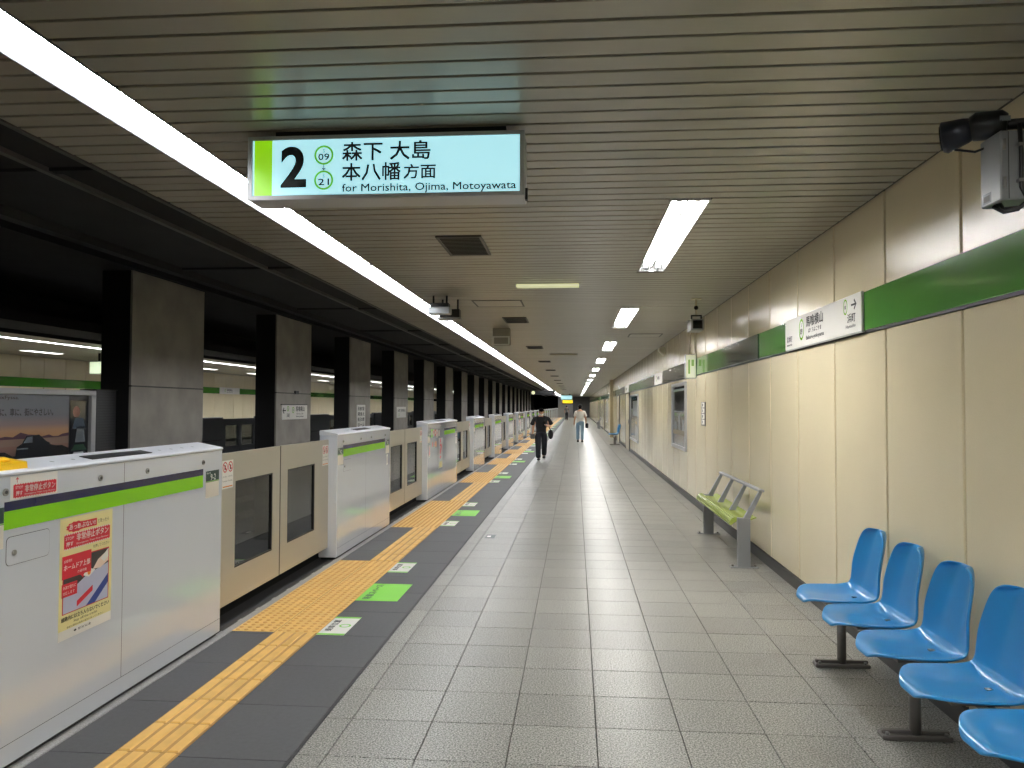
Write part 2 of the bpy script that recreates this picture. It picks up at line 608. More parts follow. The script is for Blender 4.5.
# ------------------------------------------------------------------ gate layout along the platform edge
OPEN = 2.53
openings = []
starts = [0.33, 5.05, 9.79]
y = 15.46
while y < Y1 - 6:
    starts += [y, y + 4.72, y + 9.44, y + 14.16]
    y += 19.85
openings = [(s, s + OPEN) for s in starts]


def tact_line():
    t = MB().tile(0.001, 0.299, 0.001, 0.302, -0.02, 0.001, M_TBASE)  # base a darker yellow than the bars, showing in the grooves
    for k in range(4):
        x = 0.0375 + 0.075 * k
        t.add([(x - .027, .006, .001), (x + .027, .006, .001), (x + .027, .297, .001), (x - .027, .297, .001),
               (x - .022, .011, .007), (x + .022, .011, .007), (x + .022, .292, .007), (x - .022, .292, .007)],
              [(4, 5, 6, 7), (0, 1, 5, 4), (1, 2, 6, 5), (2, 3, 7, 6), (3, 0, 4, 7)], M_TACT)
    return t


def tact_dot():
    t = MB().tile(0.001, 0.299, 0.001, 0.302, -0.02, 0.001, M_TACT)
    for i in range(5):
        for j in range(5):
            x, y = 0.03 + 0.06 * i, 0.03 + 0.06 * j
            vs = [(x + .017 * math.cos(a * math.pi / 3), y + .017 * math.sin(a * math.pi / 3), .001) for a in range(6)]
            vs += [(x + .011 * math.cos(a * math.pi / 3), y + .011 * math.sin(a * math.pi / 3), .006) for a in range(6)]
            t.add(vs, [(a, (a + 1) % 6, 6 + (a + 1) % 6, 6 + a) for a in range(6)] + [tuple(range(6, 12))], M_TDOT)
    return t


line_me = dot_me = None
n = 0
rest = MB()
for r in range(-4, 350):
    y = 3.325 + 0.3035 * r
    if y + 0.3 > Y1:
        break
    yc = y + 0.15
    door = any(a + 0.03 < yc < b + 0.02 for a, b in openings)
    for x0, dot in (((-2.05, door), (-2.352, True)) if door else ((-2.05, False),)):
        if n < 280:
            n += 1
            if dot:
                if dot_me is None:
                    o = tact_dot().build('tactile_tile', floor); dot_me = o.data; o.location = (x0, y, 0.001)
                else:
                    inst('tactile_tile', dot_me, (x0, y, 0.001), floor)
            else:
                if line_me is None:
                    o = tact_line().build('tactile_tile', floor); line_me = o.data; o.location = (x0, y, 0.001)
                else:
                    inst('tactile_tile', line_me, (x0, y, 0.001), floor)
        else:
            rest.tile(x0 + .001, x0 + .299, y + .001, y + .302, -0.02, 0.002, M_TACT)
            for k in range(4):
                x = x0 + 0.0375 + 0.075 * k
                rest.box(x - .014, x + .014, y + .01, y + .294, 0.002, 0.006, M_TACT, bottom=False)
rest.build('tactile_tile', floor, kind='stuff')

# ------------------------------------------------------------------ track side
MB().box(-2.62, -2.42, Y0, Y1, -1.2, -0.012, M_RUBBER).box(-2.95, -2.62, Y0, Y1, -1.2, -0.02, M_SOOT).build('trim_1', kind='structure')
bed = MB().box(-10.2, -2.95, Y0, Y1, -1.5, -1.15, M_BALLAST).build('floor_track', kind='structure')
for k, x in enumerate((-3.75, -5.12, -7.9, -9.25)):
    MB().box(x - .035, x + .035, Y0, Y1, -1.15, -1.0, M_RAIL).build('rail', bed)
# dark ceiling over the tracks
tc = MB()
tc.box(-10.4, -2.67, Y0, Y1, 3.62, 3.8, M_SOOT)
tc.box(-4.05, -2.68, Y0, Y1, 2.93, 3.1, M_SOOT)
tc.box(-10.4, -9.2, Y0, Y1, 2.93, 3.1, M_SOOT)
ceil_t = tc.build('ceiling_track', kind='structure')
MB().box(-6.55, -5.9, Y0, Y1, 3.38, 3.62, M_SOOT).build('beam', ceil_t)
MB().box(-3.10, -3.06, Y0, Y1, 2.90, 2.93, M_FASCIA).build('soffit_angle', ceil_t)
MB().box(-4.05, -3.95, Y0, Y1, 2.86, 2.93, M_SOOT).build('soffit_lip', ceil_t)
MB().tube([(-4.6, Y0, 3.3), (-4.6, Y1, 3.3)], 0.06, M_SOOT, 8).build('pipe', ceil_t)
MB().tube([(-5.2, Y0, 3.42), (-5.2, Y1, 3.42)], 0.04, M_SOOT, 8).build('pipe', ceil_t)
for k in range(14):
    MB().box(-4.05, -2.68, 1.0 + 3.2 * k, 1.06 + 3.2 * k, 2.91, 2.93, M_SOOT).build('soffit_rib', ceil_t)

# columns between the tracks
cols = []
for k in range(-2, 19):
    ya, yb = 9.94 + 5.07 * k, 11.96 + 5.07 * k
    c = MB().box(-6.44, -6.02, ya + .01, yb - .01, -1.15, 3.45, M_CONCD).build('column', kind='structure')  # near-black on every side but the pale concrete face
    MB().box(-6.03, -6.0, ya, yb, -1.15, 1.795, M_CONC).box(-6.03, -6.0, ya, yb, 1.815, 3.42, M_CONC).build('concrete_face', c)
    MB().box(-6.02, -5.985, ya, yb, 1.797, 1.813, M_FASCIA).build('wire_trunking', c)
    cols.append((ya, yb))
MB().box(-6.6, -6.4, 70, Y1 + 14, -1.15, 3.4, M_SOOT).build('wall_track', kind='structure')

# ------------------------------------------------------------------ ceiling
ceiling = MB().box(-2.68, 1.95, Y0, Y1, 2.985, 3.1, M_VOID).build('ceiling', kind='structure')
STRIP = (-2.14, -1.91)
LIGHTX = (0.615, 0.848)
lights_y = [(4.96 + 5.46 * k, 7.52 + 5.46 * k) for k in range(-2, 18)]
SP, SG = 0.1358, 0.019


def slat_geo(t, segs, y, yo=0.0, zo=0.0):
    zc = ZC - zo
    for a, b in segs:
        y0, y1 = y + SG / 2 - yo, y + SP - SG / 2 - yo
        t.add([(a, y0, zc + .02), (b, y0, zc + .02), (b, y0, zc + .002), (a, y0, zc + .002), (a, y0 + .003, zc), (b, y0 + .003, zc),
               (a, y1 - .003, zc), (b, y1 - .003, zc), (b, y1, zc + .002), (a, y1, zc + .002), (b, y1, zc + .02), (a, y1, zc + .02)],
              [(0, 1, 2, 3), (3, 2, 5, 4), (4, 5, 7, 6), (6, 7, 8, 9), (9, 8, 10, 11)], M_SLAT)


slat_me = {}
n = 0
rest = MB()
k = -25
while True:
    y = 3.42 + SP * k
    k += 1
    if y + SP > Y1:
        break
    cut = any(y < b + .03 and y + SP > a - .03 for a, b in lights_y)
    segs = ((-2.645, STRIP[0] - .006), (STRIP[1] + .006, LIGHTX[0] - .016), (LIGHTX[1] + .016, 1.862)) if cut else ((-2.645, STRIP[0] - .006), (STRIP[1] + .006, 1.862))
    if n < 300 and y > 1.8:
        n += 1
        if cut not in slat_me:
            t = MB(); slat_geo(t, segs, y, y, ZC)
            o = t.build('ceiling_slat', ceiling); o.location = (0, y, ZC); slat_me[cut] = o.data
        else:
            o = inst('ceiling_slat', slat_me[cut], (0, y, ZC), ceiling)
            o.rotation_euler = (random.uniform(-.006, .006), random.uniform(-.0008, .0008), 0)
    else:
        slat_geo(rest, segs, y)
rest.build('ceiling_slat', ceiling, kind='stuff')
MB().box(-2.675, -2.645, Y0, Y1, ZC - .012, 2.985, M_FASCIA).build('edge_trim', ceiling)
MB().box(1.864, 1.885, Y0, Y1, ZC + .004, ZC + .05, M_BLACKMETAL).build('wall_angle', ceiling)
MB().box(STRIP[0] - .006, STRIP[0], Y0, Y1, ZC - .006, 2.985, M_FASCIA).box(STRIP[1], STRIP[1] + .006, Y0, Y1, ZC - .006, 2.985, M_FASCIA).build('strip_edge', ceiling)


def strip_section(xa, xb, tx, y0, y1, tm, name, label, group):
    t = thing(name, label, 'light', ((xa + xb) / 2, y0, ZC), group)
    zt = 2.975
    tr = MB()
    tr.add([(xa, y0, ZC), (xa, y1, ZC), (xa + .02, y0, zt), (xa + .02, y1, zt), (xb - .02, y0, zt), (xb - .02, y1, zt), (xb, y0, ZC), (xb, y1, ZC)],
           [(0, 1, 3, 2), (2, 3, 5, 4), (4, 5, 7, 6)], M_TROUGH)
    tr.build('reflector', t)
    MB().tube([(tx, y0 + .05, 2.905), (tx, y1 - .05, 2.905)], 0.016, tm, 8).build('tube', t)
    for yy in (y0 + .004, y1 - .05):
        MB().box(tx - .018, tx + .018, yy, yy + .046, 2.885, zt, M_TROUGH).build('lamp_holder', t)
    return t


ys = [4.62 + 2.56 * k for k in range(-5, 40)]
for i, a in enumerate(ys):
    if a + 2.56 > Y1:
        break
    k = i - 3
    if k < 1:
        lab = 'white strip light section overhead beyond the top edge of the view' if k < 0 else 'white strip light section running out at the top corner, before the platform sign'
    elif k < 21:
        lab = 'white strip light section along the ceiling edge, %s one behind the hanging platform sign' % ORD[k - 1]
    else:
        lab = 'distant white strip light section merging into the bright line above the gates'
    strip_section(STRIP[0] + .003, STRIP[1] - .003, -1.975, a, a + 2.56, M_TUBE, 'strip_light', lab, 'strip light sections along the platform edge')

for i, (a, b) in enumerate(lights_y):
    k = i - 1
    lab = ('%s recessed fluorescent light counted from the camera along the ceiling' % ORD[k - 1]) if 1 <= k <= 17 else ('recessed fluorescent light overhead, out of view' if k < 1 else 'tiny recessed fluorescent light far down the ceiling row')
    t = thing('ceiling_light', lab, 'light', (0.73, a, ZC), 'recessed ceiling lights above the platform')
    x0, x1, zt = LIGHTX[0], LIGHTX[1], 2.955
    f = MB()
    for (p, q, r, s_) in ((x0 - .013, x0, a - .013, b + .013), (x1, x1 + .013, a - .013, b + .013), (x0, x1, a - .013, a), (x0, x1, b, b + .013)):
        f.box(p, q, r, s_, ZC - .003, ZC + .03, M_FRAME)
    f.build('frame', t)
    tr = MB()
    tr.add([(x0, a, ZC), (x0, b, ZC), (x0 + .03, a + .03, zt), (x0 + .03, b - .03, zt), (x1 - .03, a + .03, zt), (x1 - .03, b - .03, zt), (x1, a, ZC), (x1, b, ZC)],
           [(0, 1, 3, 2), (2, 3, 5, 4), (4, 5, 7, 6), (0, 2, 4, 6), (7, 5, 3, 1)], M_TROUGH)
    o_ = tr.prism([(.70, zt), (.722, 2.892), (.738, 2.892), (.76, zt)], 'y', a + .03, b - .03, M_TROUGH)  # ridge added to block the far tube's light on the upper wall
    tr.build('reflector', t)
    for x in (0.672, 0.790):
        MB().tube([(x, a + .09, 2.918), (x, b - .09, 2.918)], 0.016, M_TUBE2, 8).build('tube', t)
        for yy in (a + .04, b - .088):
            MB().box(x - .018, x + .018, yy, yy + .048, 2.885, zt, M_TROUGH).build('lamp_holder', t)

# ------------------------------------------------------------------ right wall
wall_r = MB().box(1.905, 2.1, Y0, Y1, -0.1, 3.1, M_JOINT).build('wall_right', kind='structure')
WP = 0.927
lo_me = up_me = None
for k in range(-8, 112):
    y = 3.905 + WP * k
    if y + WP > Y1:
        break
    if lo_me is None:
        t = MB().bbox(0, 0.03, 0.011, WP - 0.011, 0.105, 2.03, M_WALL, 0.005)
        o = t.build('wall_panel', wall_r); o.location = (1.88, y, 0); lo_me = o.data
        t = MB().bbox(0, 0.03, 0.011, WP - 0.011, 2.30, ZC + .03, M_WALL, 0.005)
        o = t.build('wall_panel', wall_r); o.location = (1.88, y, 0); up_me = o.data
    else:
        inst('wall_panel', lo_me, (1.88, y, 0), wall_r)
        inst('wall_panel', up_me, (1.88, y, 0), wall_r)
    for zz in ((1.55,),):
        pass
MB().box(1.868, 1.91, Y0, Y1, -0.01, 0.1, M_BASE).build('baseboard_right', kind='structure')

# colour band
band = MB().box(1.872, 1.91, Y0, Y1, 2.03, 2.045, M_GASKET).box(1.885, 1.905, Y0, Y1, 2.045, 2.31, M_VOID).build('trim_2', kind='structure')
segs = [(-6.0, -2.0, 'g'), (-2.0, 1.6, 'g'), (1.6, 5.14, 'g'), (5.14, 6.95, 's'), (6.95, 8.02, 'g'), (8.02, 9.77, 'd'), (9.77, 12.05, 'g'), (12.05, 13.1, 'g'), (13.1, 16.6, 'd'),
        (16.6, 18.3, 's'), (18.3, 20.4, 'd'), (20.4, 27.0, 'g'), (27.0, 29.2, 's'), (29.2, 32.5, 'd'), (32.5, 36, 'g'), (36, 39, 'd'), (39, 41, 's'), (41, 46, 'g'), (46, 50, 'd'), (50, 57, 'g'),
        (57, 59, 's'), (59, 66, 'g'), (66, 70, 'd'), (70, 80, 'g'), (80, 83, 'd'), (83, 105, 'g')]
for a, b, c in segs:
    m = {'g': M_GREEN, 'd': M_BANDDARK, 's': M_GREEN}[c]
    MB().bbox(1.866 if c != 'd' else 1.858, 1.885, a + .006, b - .006, 2.045, 2.30, m, 0.004).build('band_panel', band)

# ------------------------------------------------------------------ end walls
MB().box(-11, 2.1, Y0 - .2, Y0, -1.5, 3.8, M_CONC).build('wall_back', kind='structure')
MB().box(-2.4, -.35, Y1, Y1 + .2, -1.2, 3.2, mat('far_wall_pale', (170, 170, 168), 0.5)).box(-.35, 2.2, Y1, Y1 + .2, -1.2, 3.2, mat('far_wall', (96, 98, 100), 0.5)).build('wall_far', kind='structure')
MB().box(-15.2, -2.4, Y1 + 14, Y1 + 14.2, -1.5, 3.8, M_VOID).build('wall_tunnel', kind='structure')

# ------------------------------------------------------------------ far platform across the tracks
FX = -14.9
fl = MB().box(FX, -9.95, Y0, Y1, -1.5, 0.0, mat('far_floor', (150, 147, 140), 0.35, mottle=(2, .1))).build('floor_opposite', kind='structure')
wl = MB().box(FX - .2, FX - .02, Y0, Y1, -0.1, 3.1, M_JOINT).build('wall_left', kind='structure')
lo_f = up_f = None
for k in range(0, 86):
    y = 13.0 + WP * k
    if lo_f is None:
        o = MB().bbox(-.02, 0.01, .010, WP - .010, .1, 2.03, M_WALL, .005).build('wall_panel', wl); o.location = (FX, y, 0); lo_f = o.data
        o = MB().bbox(-.02, 0.01, .010, WP - .010, 2.28, ZC, M_WALL, .005).build('wall_panel', wl); o.location = (FX, y, 0); up_f = o.data
    else:
        inst('wall_panel', lo_f, (FX, y, 0), wl); inst('wall_panel', up_f, (FX, y, 0), wl)
tb = MB().box(FX - .02, FX + .005, Y0, Y1, 2.01, 2.035, M_BLACKMETAL).build('trim_3', kind='structure')
for a, b, m in ((10, 19.9, M_GREEN), (19.9, 31.1, M_GREEN), (33.0, 42, M_GREEN), (42, 52, M_GREEN), (52, 56, M_BANDDARK), (56, 75, M_GREEN), (75, 92, M_GREEN)):
    MB().bbox(FX, FX + .02, a + .006, b - .006, 2.035, 2.28, m, .004).build('band_panel', tb)
cf = MB().box(FX, -10.35, Y0, Y1, ZC + .115, 3.1, M_VOID).build('ceiling_opposite', kind='structure')
sf = None
t = MB()
for k in range(0, 560):
    y = 10 + SP * k
    for a, b in ((FX + .02, -11.33), (-11.1, -10.36)):
        t.add([(a, y + .005, ZC), (b, y + .005, ZC), (b, y + SP - .005, ZC), (a, y + SP - .005, ZC)], [(0, 3, 2, 1)], M_SLAT)
t.build('ceiling_slat', cf, kind='stuff')
MB().box(-10.36, -10.3, Y0, Y1, ZC - .01, 3.7, M_SOOT).build('fascia', cf)
def gap(x, ya, yb):
    """which gap between the columns shows a thing at x on the far side, in words"""
    for j in range(-1, 9):
        t0, t1 = (11.96 + 5.07 * j) / 6.0, (9.94 + 5.07 * (j + 1)) / 6.44
        if t1 > t0 and yb / -x > t0 and ya / -x < t1:
            return 'seen before the first column' if j < 0 else 'seen in the gap after the %s column' % ORD[j]
    return 'hidden behind the columns'


for i in range(32):
    a = 11.0 + 2.56 * i
    strip_section(-11.327, -11.103, -11.22, a, a + 2.56, M_TUBE3, 'strip_light', 'strip light over the opposite platform, ' + gap(-11.2, a, a + 2.56) + (', closer half' if i % 2 else ', farther half'), 'strip lights over the opposite platform')
for i in range(14):
    a = 13.2 + 4.3 * i
    t = thing('ceiling_light', 'recessed light over the opposite platform, ' + gap(-13.3, a, a + 1.3), 'light', (-13.3, a, ZC), 'ceiling lights over the opposite platform')
    MB().box(-13.45, -13.15, a, a + 1.3, ZC - .015, ZC + .02, M_FRAME).build('frame', t)
    MB().box(-13.42, -13.18, a + .03, a + 1.27, ZC - .02, ZC - .014, M_TUBE3 if False else mat('far_diffuser', (240, 240, 240), .4, emit=(255, 253, 246), strength=4.0)).build('diffuser', t)
M_FARGATE = mat('gate_back_grey', (78, 82, 88), 0.45)
fo = [21.15 + 4.72 * k for k in range(-1, 10)]
for i, s in enumerate(fo):
    t = thing('gate_cabinet', 'dark grey gate cabinet across the tracks, ' + gap(-10.1, s - 2.2, s), 'platform gate', (-10.1, s - 2.2, 0), 'gate cabinets of the opposite platform')
    MB().bbox(-10.2, -10.0, s - 2.19, s, 0.0, 1.20, M_FARGATE, .01).build('housing', t)
    MB().box(-10.0, -9.99, s - 2.1, s - .1, .55, .57, M_SEAM).build('seam', t)
    for j in range(2 if i < len(fo) - 1 else 0):
        a, b = (s, s + 1.255) if j == 0 else (s + 1.265, s + 2.52)
        t = thing('gate_door', 'dark framed gate door leaf with small window across the tracks, %s leaf %s' % (('first', 'second')[j], gap(-10.1, a, b)), 'platform gate', (-10.1, a, 0), 'gate doors of the opposite platform')
        wa, wb = (a + .3, b - .12) if j == 0 else (a + .12, b - .3)
        f = MB()
        f.box(-10.13, -10.07, a, wa, .08, 1.15, M_FARGATE).box(-10.13, -10.07, wb, b, .08, 1.15, M_FARGATE)
        f.box(-10.13, -10.07, wa, wb, .08, .35, M_FARGATE).box(-10.13, -10.07, wa, wb, .96, 1.15, M_FARGATE)
        f.build('frame', t)
        MB().box(-10.11, -10.10, wa, wb, .35, .96, M_GLASS).build('pane', t)

# ------------------------------------------------------------------ platform gates (near side)
FXB = -2.39


def stripe_label(t, ya, num, tall=True):
    f = fr_left(FXB, ya, 0)
    p = MB().rect(f, 0, .945, .185, 1.118, M_CREAMFILM, .0012)
    p.rect(f, 0, 1.045, .185, 1.118, M_DKGREEN, .0018)
    p.rect(f, 0, 1.047, .185, 1.052, M_PGREEN, .0022)
    p.build('number_label', t)
    l = MB().text(f, num, .10, 1.056, .04, M_PAPER, d=.0025, align='c').text(f, '乗車位置', .012, 1.098, .012, M_PAPER, d=.0025)
    l.build('lettering', t)


def round_bolts(t, y, z):
    b = MB()
    b.tube([(FXB - .002, y, z), (FXB + .006, y, z)], .016, M_STEEL, 12)
    b.tube([(FXB + .006, y, z), (FXB + .008, y, z)], .008, M_SEAM, 8)
    b.build('key_lock', t)


def cabinet(y0, y1, idx, label, group=None, long=False, near=True):
    t = thing('gate_cabinet', label, 'platform gate', (-2.48, y0, 0), group)
    x0, x1 = -2.575, FXB
    MB().box(x0 + .02, x1 - .02, y0 + .02, y1 - .02, 0, .03, M_RUBBER).build('plinth', t)
    MB().bbox(x0, x1, y0, y1, .022, 1.25, M_WHITE, .006).build('housing', t)
    L = y1 - y0
    s = MB().rect(fr_left(x1, y0, 0), .01, .112, L - .01, .1145, M_SEAM, .0006)
    ym = y0 + L * .48 if not long else y0 + L * .4
    s.rect(fr_left(x1, ym, 0), -.0018, .114, .0018, 1.24, M_SEAM, .0007)
    if near:
        s.build('panel_seam', t)
    prof = [(x1 - .002, 1.249), (x1 + .004, 1.251), (x1 + .004, 1.258), (x1 - .004, 1.265), (x0 + .008, 1.297), (x0, 1.293), (x0, 1.249)]
    o = MB().prism(prof, 'y', y0 - .003, y1 + .003, M_LID).build('lid', t); fix_normals(o)
    # display slot and holes on the lid
    ang = (1.297 - 1.265) / ((x1 - .004) - (x0 + .008))
    lf = Fr((x1 - .03, y0, 1.265 + .026 * ang), (0, 1, 0), Vector((-1, 0, ang)).normalized())
    if near:
        ys_ = y0 + L * .385
        MB().slab(lf, ys_ - y0, .012, ys_ - y0 + L * .25, .085, .0005, .004, M_GASKET).build('display_slot', t)
        hl = MB()
        for q in (.70, .76, .82, .88, .27, .34):
            hl.disc(lf, L * q, .05, .011, M_STEEL, .0012, 10)
        hl.build('indicator', t)
    # colour stripes
    f = fr_left(x1, y0, 0)
    sa, sb = (.19, L - .27) if not long else (L * .5, L - .27)
    if near:
        MB().rect(f, sa, 1.098, sb, 1.138, M_NAVY, .0012).build('navy_stripe', t)
        MB().rect(f, sa, 1.020, sb, 1.098, M_LIME, .0012).build('lime_stripe', t)
    else:
        MB().rect(f, sa, 1.020, sb, 1.138, M_LIME, .0012).build('lime_stripe', t)
    return t


ends = [0.33 - 2.2] + [b for a, b in openings]
cabs = []
for i, (a, b) in enumerate(openings):
    pass
prev = openings[0][1]
boxes = []
for i in range(1, len(openings)):
    boxes.append((openings[i - 1][1], openings[i][0]))
for i, (a, b) in enumerate(boxes):
    long = (b - a) > 2.6
    if i == 0:
        lab = 'large white gate cabinet nearest the camera with a yellow warning poster and green stripe'
        lab = 'large white gate cabinet in front with the yellow warning poster and red button sticker'
    elif i == 1:
        lab = 'white gate cabinet with green stripe and small hatch, beyond the first pair of beige doors'
    elif i == 2:
        lab = 'long white gate cabinet with stickers and a red question mark, third along the edge'
    elif i < 19:
        lab = 'white gate cabinet, %s from the camera along the platform edge' % ORD[i]
    else:
        lab = 'white gate cabinet among the far ones that shrink toward the tunnel'
    t = cabinet(a, b, i, lab, 'white gate cabinets along the platform edge', long, near=i < 7)
    f = fr_left(FXB, a, 0)
    L = b - a
    if i < 4:
        for q in (.195, L * .385, L * .58, L - .27):
            round_bolts(t, a + q, 1.18)
        stripe_label(t, b - .235, '%d-%d' % ((9, 2) if i == 0 else (9, 3) if i == 1 else (8, 1 + i % 4)))
        stripe_label(t, a + .004 if i == 0 else a + .012, '9-%d' % (1 + i) if i < 2 else '9-4')
        # service hatch
        if not long:
            h = MB()
            hx0, hx1, hz0, hz1, r = .205, .475, .865, .988, .02
            pts = []
            for cx, cz, s0 in ((hx1 - r, hz1 - r, 0), (hx0 + r, hz1 - r, 90), (hx0 + r, hz0 + r, 180), (hx1 - r, hz0 + r, 270)):
                for q in range(4):
                    an = R(s0 + 30 * q)
                    pts.append((cx + r * math.cos(an), cz + r * math.sin(an)))
            h.poly(f, pts, M_SEAM, .0008)
            cx, cz = (hx0 + hx1) / 2, (hz0 + hz1) / 2
            h.poly(f, [(cx + (x - cx) * .984, cz + (z - cz) * .966) for x, z in pts], M_WHITE, .002)
            ho = h.build('hatch', t)
            k = MB().tube([f.p(.25, .918, .001), f.p(.25, .918, .008)], .012, M_STEEL, 10)
            k.build('lock', ho)
    if i == 0:
        # red emergency stop sticker
        s = MB().rect(f, .222, 1.142, .52, 1.243, M_PAPER, .0014)
        s.rect(f, .24, 1.148, .512, 1.208, M_RED, .0018)
        for q in range(18):   # hatched border
            x = .238 + .0155 * q
            s.poly(f, [(x, 1.205), (x + .008, 1.205), (x + .012, 1.211), (x + .004, 1.211)], M_PAPER, .0021)
            s.poly(f, [(x, 1.145), (x + .008, 1.145), (x + .012, 1.151), (x + .004, 1.151)], M_PAPER, .0021)
        s.arrow(f, .262, 1.226, .012, 90, M_RED, .002)
        so = s.build('button_sticker', t)
        q = MB().text(f, '非常停止ボタン', .308, 1.169, .03, M_PAPER, w=.195, d=.0024).text(f, 'Emergency Train Stop Button', .308, 1.155, .009, M_PAPER, w=.195, d=.0024)
        q.text(f, 'STOP', .252, 1.187, .012, M_PAPER, w=.045, d=.0024).text(f, '押す', .255, 1.158, .02, M_PAPER, w=.04, d=.0024)
        q.build('lettering', so)
        # yellow warning poster
        pz0, pz1, px0, px1 = .445, 1.014, .545, .95
        fp = Fr((FXB, a + px0, pz0), (0, 1, 0), (0, 0, 1))
        W, H = px1 - px0, pz1 - pz0
        p = MB().rect(fp, 0, 0, W, H, M_YEL, .0014)
        p.rect(fp, .0, .0, W, .045, M_PAPER, .0017)
        # burst heading
        pts = []
        for q in range(24):
            rr = 1.0 if q % 2 else .86
            pts.append((.115 + .075 * rr * math.cos(q * math.pi / 12), H - .048 + .026 * rr * math.sin(q * math.pi / 12)))
        p.poly(fp, pts, M_RED, .0018)
        p.rect(fp, .11, H - .066, .275, H - .03, M_RED, .0019)
        p.rect(fp, .03, H - .148, W - .02, H - .078, M_RED, .0018)
        for q in range(22):
            x = .03 + .0165 * q
            p.poly(fp, [(x, H - .082), (x + .008, H - .082), (x + .012, H - .074), (x + .004, H - .074)], M_PAPER, .0021)
            p.poly(fp, [(x, H - .152), (x + .008, H - .152), (x + .012, H - .144), (x + .004, H - .144)], M_PAPER, .0021)
        # picture
        p.rect(fp, .024, .118, W - .024, H - .192, M_RED, .0018)
        p.rect(fp, .03, .122, W - .03, H - .197, M_DKPRINT, .0020)
        p.poly(fp, [(.03, .122), (W - .03, .122), (W - .03, .30), (.20, .27), (.03, .20)], M_LILAC, .0022)
        p.poly(fp, [(.20, .122), (.27, .122), (W - .03, .20), (W - .03, .245)], M_BLUE, .0024)
        p.poly(fp, [(.13, .135), (.25, .185), (.25, .212), (.13, .162)], M_RED, .0026)
        p.poly(fp, [(.17, .275), (.22, .30), (.27, .285), (.22, .258)], M_PAPER, .0024)
        p.disc(fp, .22, .28, .013, M_ORANGE, .0026, 10)
        p.poly(fp, [(.25, .29), (.29, .33), (W - .03, .365), (W - .03, .31), (.31, .285)], M_SKINP, .0024)
        p.poly(fp, [(.31, .33), (W - .03, .372), (W - .03, .33), (.34, .31)], M_PAPER, .0026)
        p.rect(fp, .018, H - .285, .235, H - .178, M_RED, .0027)
        p.poly(fp, [(.15, H - .285), (.18, H - .285), (.175, H - .305)], M_RED, .0027)
        p.rect(fp, .018, H - .37, .13, H - .308, M_RED, .0027)
        po = p.build('warning_poster', t)
        q = MB()
        q.text(fp, 'あっ!', .065, H - .06, .027, M_PAPER, d=.0024, bold=.03).text(fp, 'あぶない!!', .125, H - .06, .025, M_PAPER, w=.14, d=.0026, bold=.03)
        q.text(fp, 'と思ったら', .285, H - .056, .018, M_INK, w=.09, d=.002)
        q.text(fp, '非常停止ボタン', .12, H - .118, .034, M_PAPER, w=.25, d=.0024, bold=.03).text(fp, 'Emergency Train Stop Button', .12, H - .138, .011, M_PAPER, w=.25, d=.0024)
        q.text(fp, 'STOP', .04, H - .105, .014, M_PAPER, w=.06, d=.0024, bold=.03).text(fp, '押す', .045, H - .136, .022, M_PAPER, w=.05, d=.0024, bold=.03)
        q.text(fp, 'を押してください', .25, H - .176, .016, M_INK, w=.13, d=.002)
        q.text(fp, '設置場所', .03, H - .21, .014, M_PAPER, w=.06, d=.003).text(fp, 'ホームドア上部', .03, H - .247, .028, M_PAPER, w=.195, d=.003, bold=.03)
        q.text(fp, 'の操作盤', .13, H - .274, .014, M_PAPER, w=.07, d=.003)
        q.text(fp, '係員が直ちに', .026, H - .334, .016, M_PAPER, w=.095, d=.003).text(fp, '対応します', .026, H - .36, .016, M_PAPER, w=.085, d=.003)
        q.text(fp, '線路内には立ち入らないでください', .02, .085, .022, M_INK, w=W - .04, d=.002, bold=.03)
        q.text(fp, 'Stay off the tracks', .11, .064, .015, M_INK, w=.18, d=.002)
        q.text(fp, '非常の場合は係員の指示に従ってください', .06, .048, .01, M_INK, w=.28, d=.002)
        q.text(fp, '◆ 都営交通', .11, .02, .013, M_INK, w=.13, d=.0022)
        q.build('lettering', po)
        # yellow stop button housing on the lid
        y_ = MB()
        y_.prism([(-2.55, 1.288), (-2.415, 1.264), (-2.42, 1.298), (-2.545, 1.318)], 'y', a + .14, a + .36, M_YELB)
        bt = y_.build('button_cover', t); fix_normals(bt)
        MB().ball((-2.485, a + .27, 1.308), .045, .05, .016, M_YELB, 12, 6).build('push_button', bt)
        MB().box(-2.43, -2.41, a + .02, a + .12, 1.266, 1.29, M_GASKET).build('window', bt)
    if i in (1, 2):
        s = MB().rect(f, L - .19, .80, L - .12, .93, M_PAPER, .0014).rect(f, L - .165, .82, L - .15, .91, M_INK, .0018)
        s.build('sticker', t)
    if long and i < 8:
        s = MB()
        for q, (x, z, w, h, m) in enumerate(((.16, 1.03, .1, .1, M_INK), (.30, 1.02, .14, .14, M_SGREEN), (.47, 1.03, .12, .12, M_PAPER), (.62, 1.04, .12, .1, M_RED), (.78, 1.0, .12, .14, M_PAPER), (.40, .86, .08, .08, M_RED),
                                             (.54, .84, .12, .1, M_PAPER), (.68, .85, .12, .09, M_ORANGE), (.13, .70, .1, .2, M_PAPER), (.99, 1.02, .1, .1, M_CREAMFILM))):
            s = MB().rect(f, x, z, x + w, z + h, m, .0014)
            if q in (0, 1, 3):
                s.disc(f, x + w / 2, z + h * .55, w * .28, M_PAPER, .002, 12)
            if q in (2, 4, 6):
                s.disc(f, x + w / 2, z + h * .6, w * .25, M_RED, .002, 12)
            if q == 8:
                s.rect(f, x + .03, z + .04, x + .07, z + .17, M_RED, .002)
            s.build('sticker', t)
        s = MB().rect(f, 1.0, .45, 1.4, .98, mat('pale_notice', (206, 208, 214), .35), .0014)
        s.disc(f, 1.2, .93, .045, M_RED, .0018, 14).rect(f, 1.1, .46, 1.34, .56, M_YEL, .0018)
